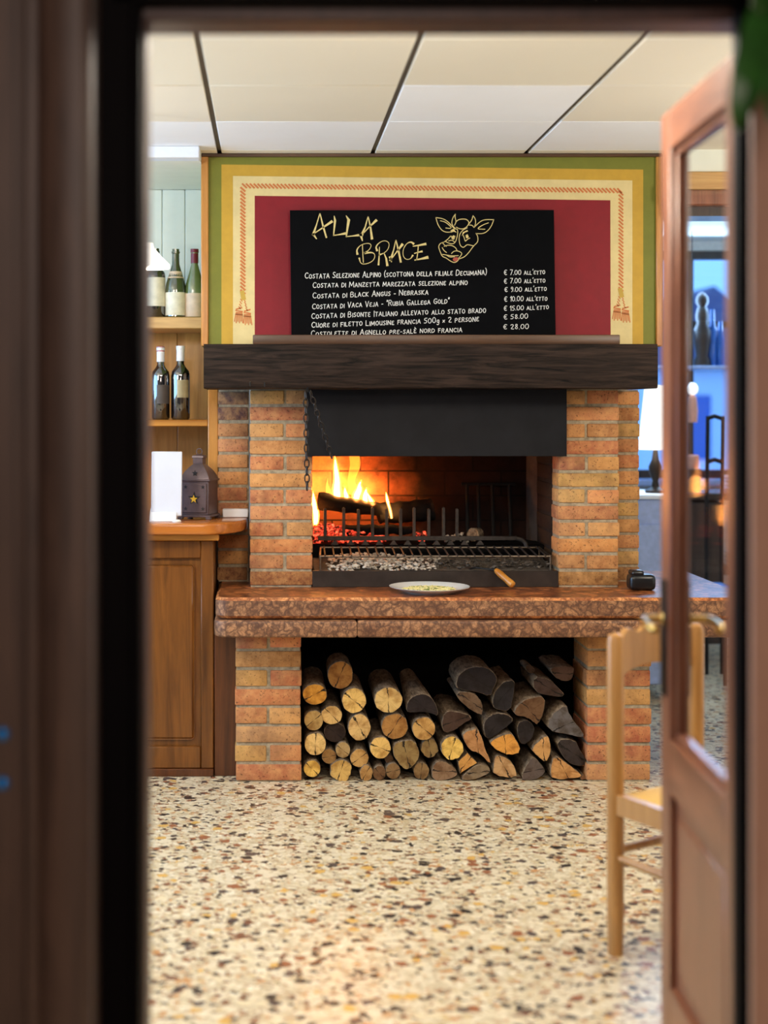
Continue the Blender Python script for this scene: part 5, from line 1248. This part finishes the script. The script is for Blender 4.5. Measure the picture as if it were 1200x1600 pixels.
# dark metal chair by the window
fc = thing('metal_chair', (PX(1117,8.2), 8.2, 0), 'dark high-backed chair in front of the far window', 'chair')
zc0, zc1 = PZ(722,8.2), PZ(650,8.2)
for px in (1104, 1128):
    m = MB(); x = PX(px,8.2); m.tube([(x,8.2,0), (x,8.2,zc0-.3), (x+.004,8.19,zc1)], .011, 8); m.build('back_post', M['black_iron'], fc)
    m = MB(); m.tube([(x,7.86,0), (x,7.86,.46)], .011, 8); m.build('front_leg', M['black_iron'], fc)
for py in (654, 722):
    m = MB(); m.tube([(PX(1104,8.2),8.195,PZ(py,8.2)), (PX(1116,8.2),8.195,PZ(py-4,8.2)), (PX(1128,8.2),8.195,PZ(py,8.2))], .012, 8); m.build('back_rail', M['black_iron'], fc)
m = MB(); m.box(PX(1102,8.2), PX(1130,8.2), 7.85, 8.22, .46, .49, .008); m.build('seat', M['blue_cloth'], fc)

# street outside the far window
m = MB(); m.box(-2, 10, 9.6, 30, -.4, -.3); struct('ground', m, M['house'], 'pale street outside the far window', 'street')
hsx = thing('far_house', (6.9, 26, -.3), 'grey house with a dark roof outside the far window', 'house')
m = MB(); m.box(5.4, 8.4, 24, 28, -.3, 2.0); m.build('wall', M['house'], hsx)
m = MB(); m.prism([(5.2, 2.0), (8.6, 2.0), (6.9, 3.3)], 23.8, 28.2); m.build('roof', M['roof'], hsx)
m = MB(); m.box(6.4, 6.9, 23.97, 24.0, .6, 1.6); m.build('window', M['blue_glass'], hsx)

# ------------------------------------------------------------ near details
for i, (py, t) in enumerate(((1148, 'upper'), (1225, 'lower'))):
    c = P(3, py, 2.468); mm = MB(); mm.lathe([(0,0),(.010,0),(.0105,.002),(.007,.006),(0,.008)], (0,0,0), 20, M=Matrix.Translation((c.x, 2.475, c.z)) @ Matrix.Rotation(R(90), 4, 'X'))
    tag(mm.build('glint_stud', M['glint_stud'], origin=(c.x, 2.475, c.z)), '%s of two small round studs with painted blue glint on the dark left-edge panelling' % t, 'stud')
pt = thing('potted_plant', (PX(1215,2.3), 2.3, 2.12), 'green hanging plant with long leaves at the top right corner', 'plant')
ppos = Vector((PX(1225,2.3), 2.28, 2.13))
m = MB(); m.lathe([(0,0),(.055,0),(.085,.13),(.09,.13),(.09,.15),(.08,.15),(.075,.12),(0,.12)], ppos, 24); m.build('pot', M['terracotta'], pt)
m = MB(); m.tube([ppos+Vector((0,.09,.14)), ppos+Vector((0,.17,.16)), ppos+Vector((0,.20,.13))], .004, 6); m.build('hook', M['black_iron'], pt)
def leaf(pts, wd):
    mm = MB(); pts = [P(*p) for p in pts]; pts = [Vector(v) for v in smooth2([tuple(p) for p in pts], 2)]; n = len(pts); L_ = []; Cn = []; Rr = []
    for i in range(n):
        t = i/(n-1); w_ = wd*(math.sin(math.pi*min(1, t*.98+.02)**.75)**.8 if 0 < t < 1 else .02)
        tg = (pts[min(i+1,n-1)]-pts[max(i-1,0)]).normalized(); sd = tg.cross(Vector((.3,-1,0)).normalized()).normalized()
        L_.append(mm.bm.verts.new(pts[i]+sd*w_+Vector((0,.01,0)))); Cn.append(mm.bm.verts.new(pts[i])); Rr.append(mm.bm.verts.new(pts[i]-sd*w_+Vector((0,.012,0))))
    fs = []
    for i in range(n-1): fs += [mm.bm.faces.new((L_[i],L_[i+1],Cn[i+1],Cn[i])), mm.bm.faces.new((Cn[i],Cn[i+1],Rr[i+1],Rr[i]))]
    mm.paint(fs, 0, None, True); mm.build('leaf', M['leaf'], pt)
leaf([(1215,-20,2.28),(1200,30,2.25),(1180,100,2.24),(1163,155,2.24),(1155,203,2.25)], .034)
leaf([(1222,-15,2.28),(1212,20,2.26),(1192,8,2.24),(1180,-18,2.24)], .016)
leaf([(1225,-10,2.28),(1218,60,2.25),(1205,140,2.24),(1208,190,2.25)], .012)
leaf([(1230,-10,2.28),(1250,40,2.24),(1262,120,2.24)], .03)
leaf([(1225,-25,2.28),(1245,-60,2.2),(1270,-20,2.16),(1290,60,2.16)], .03)
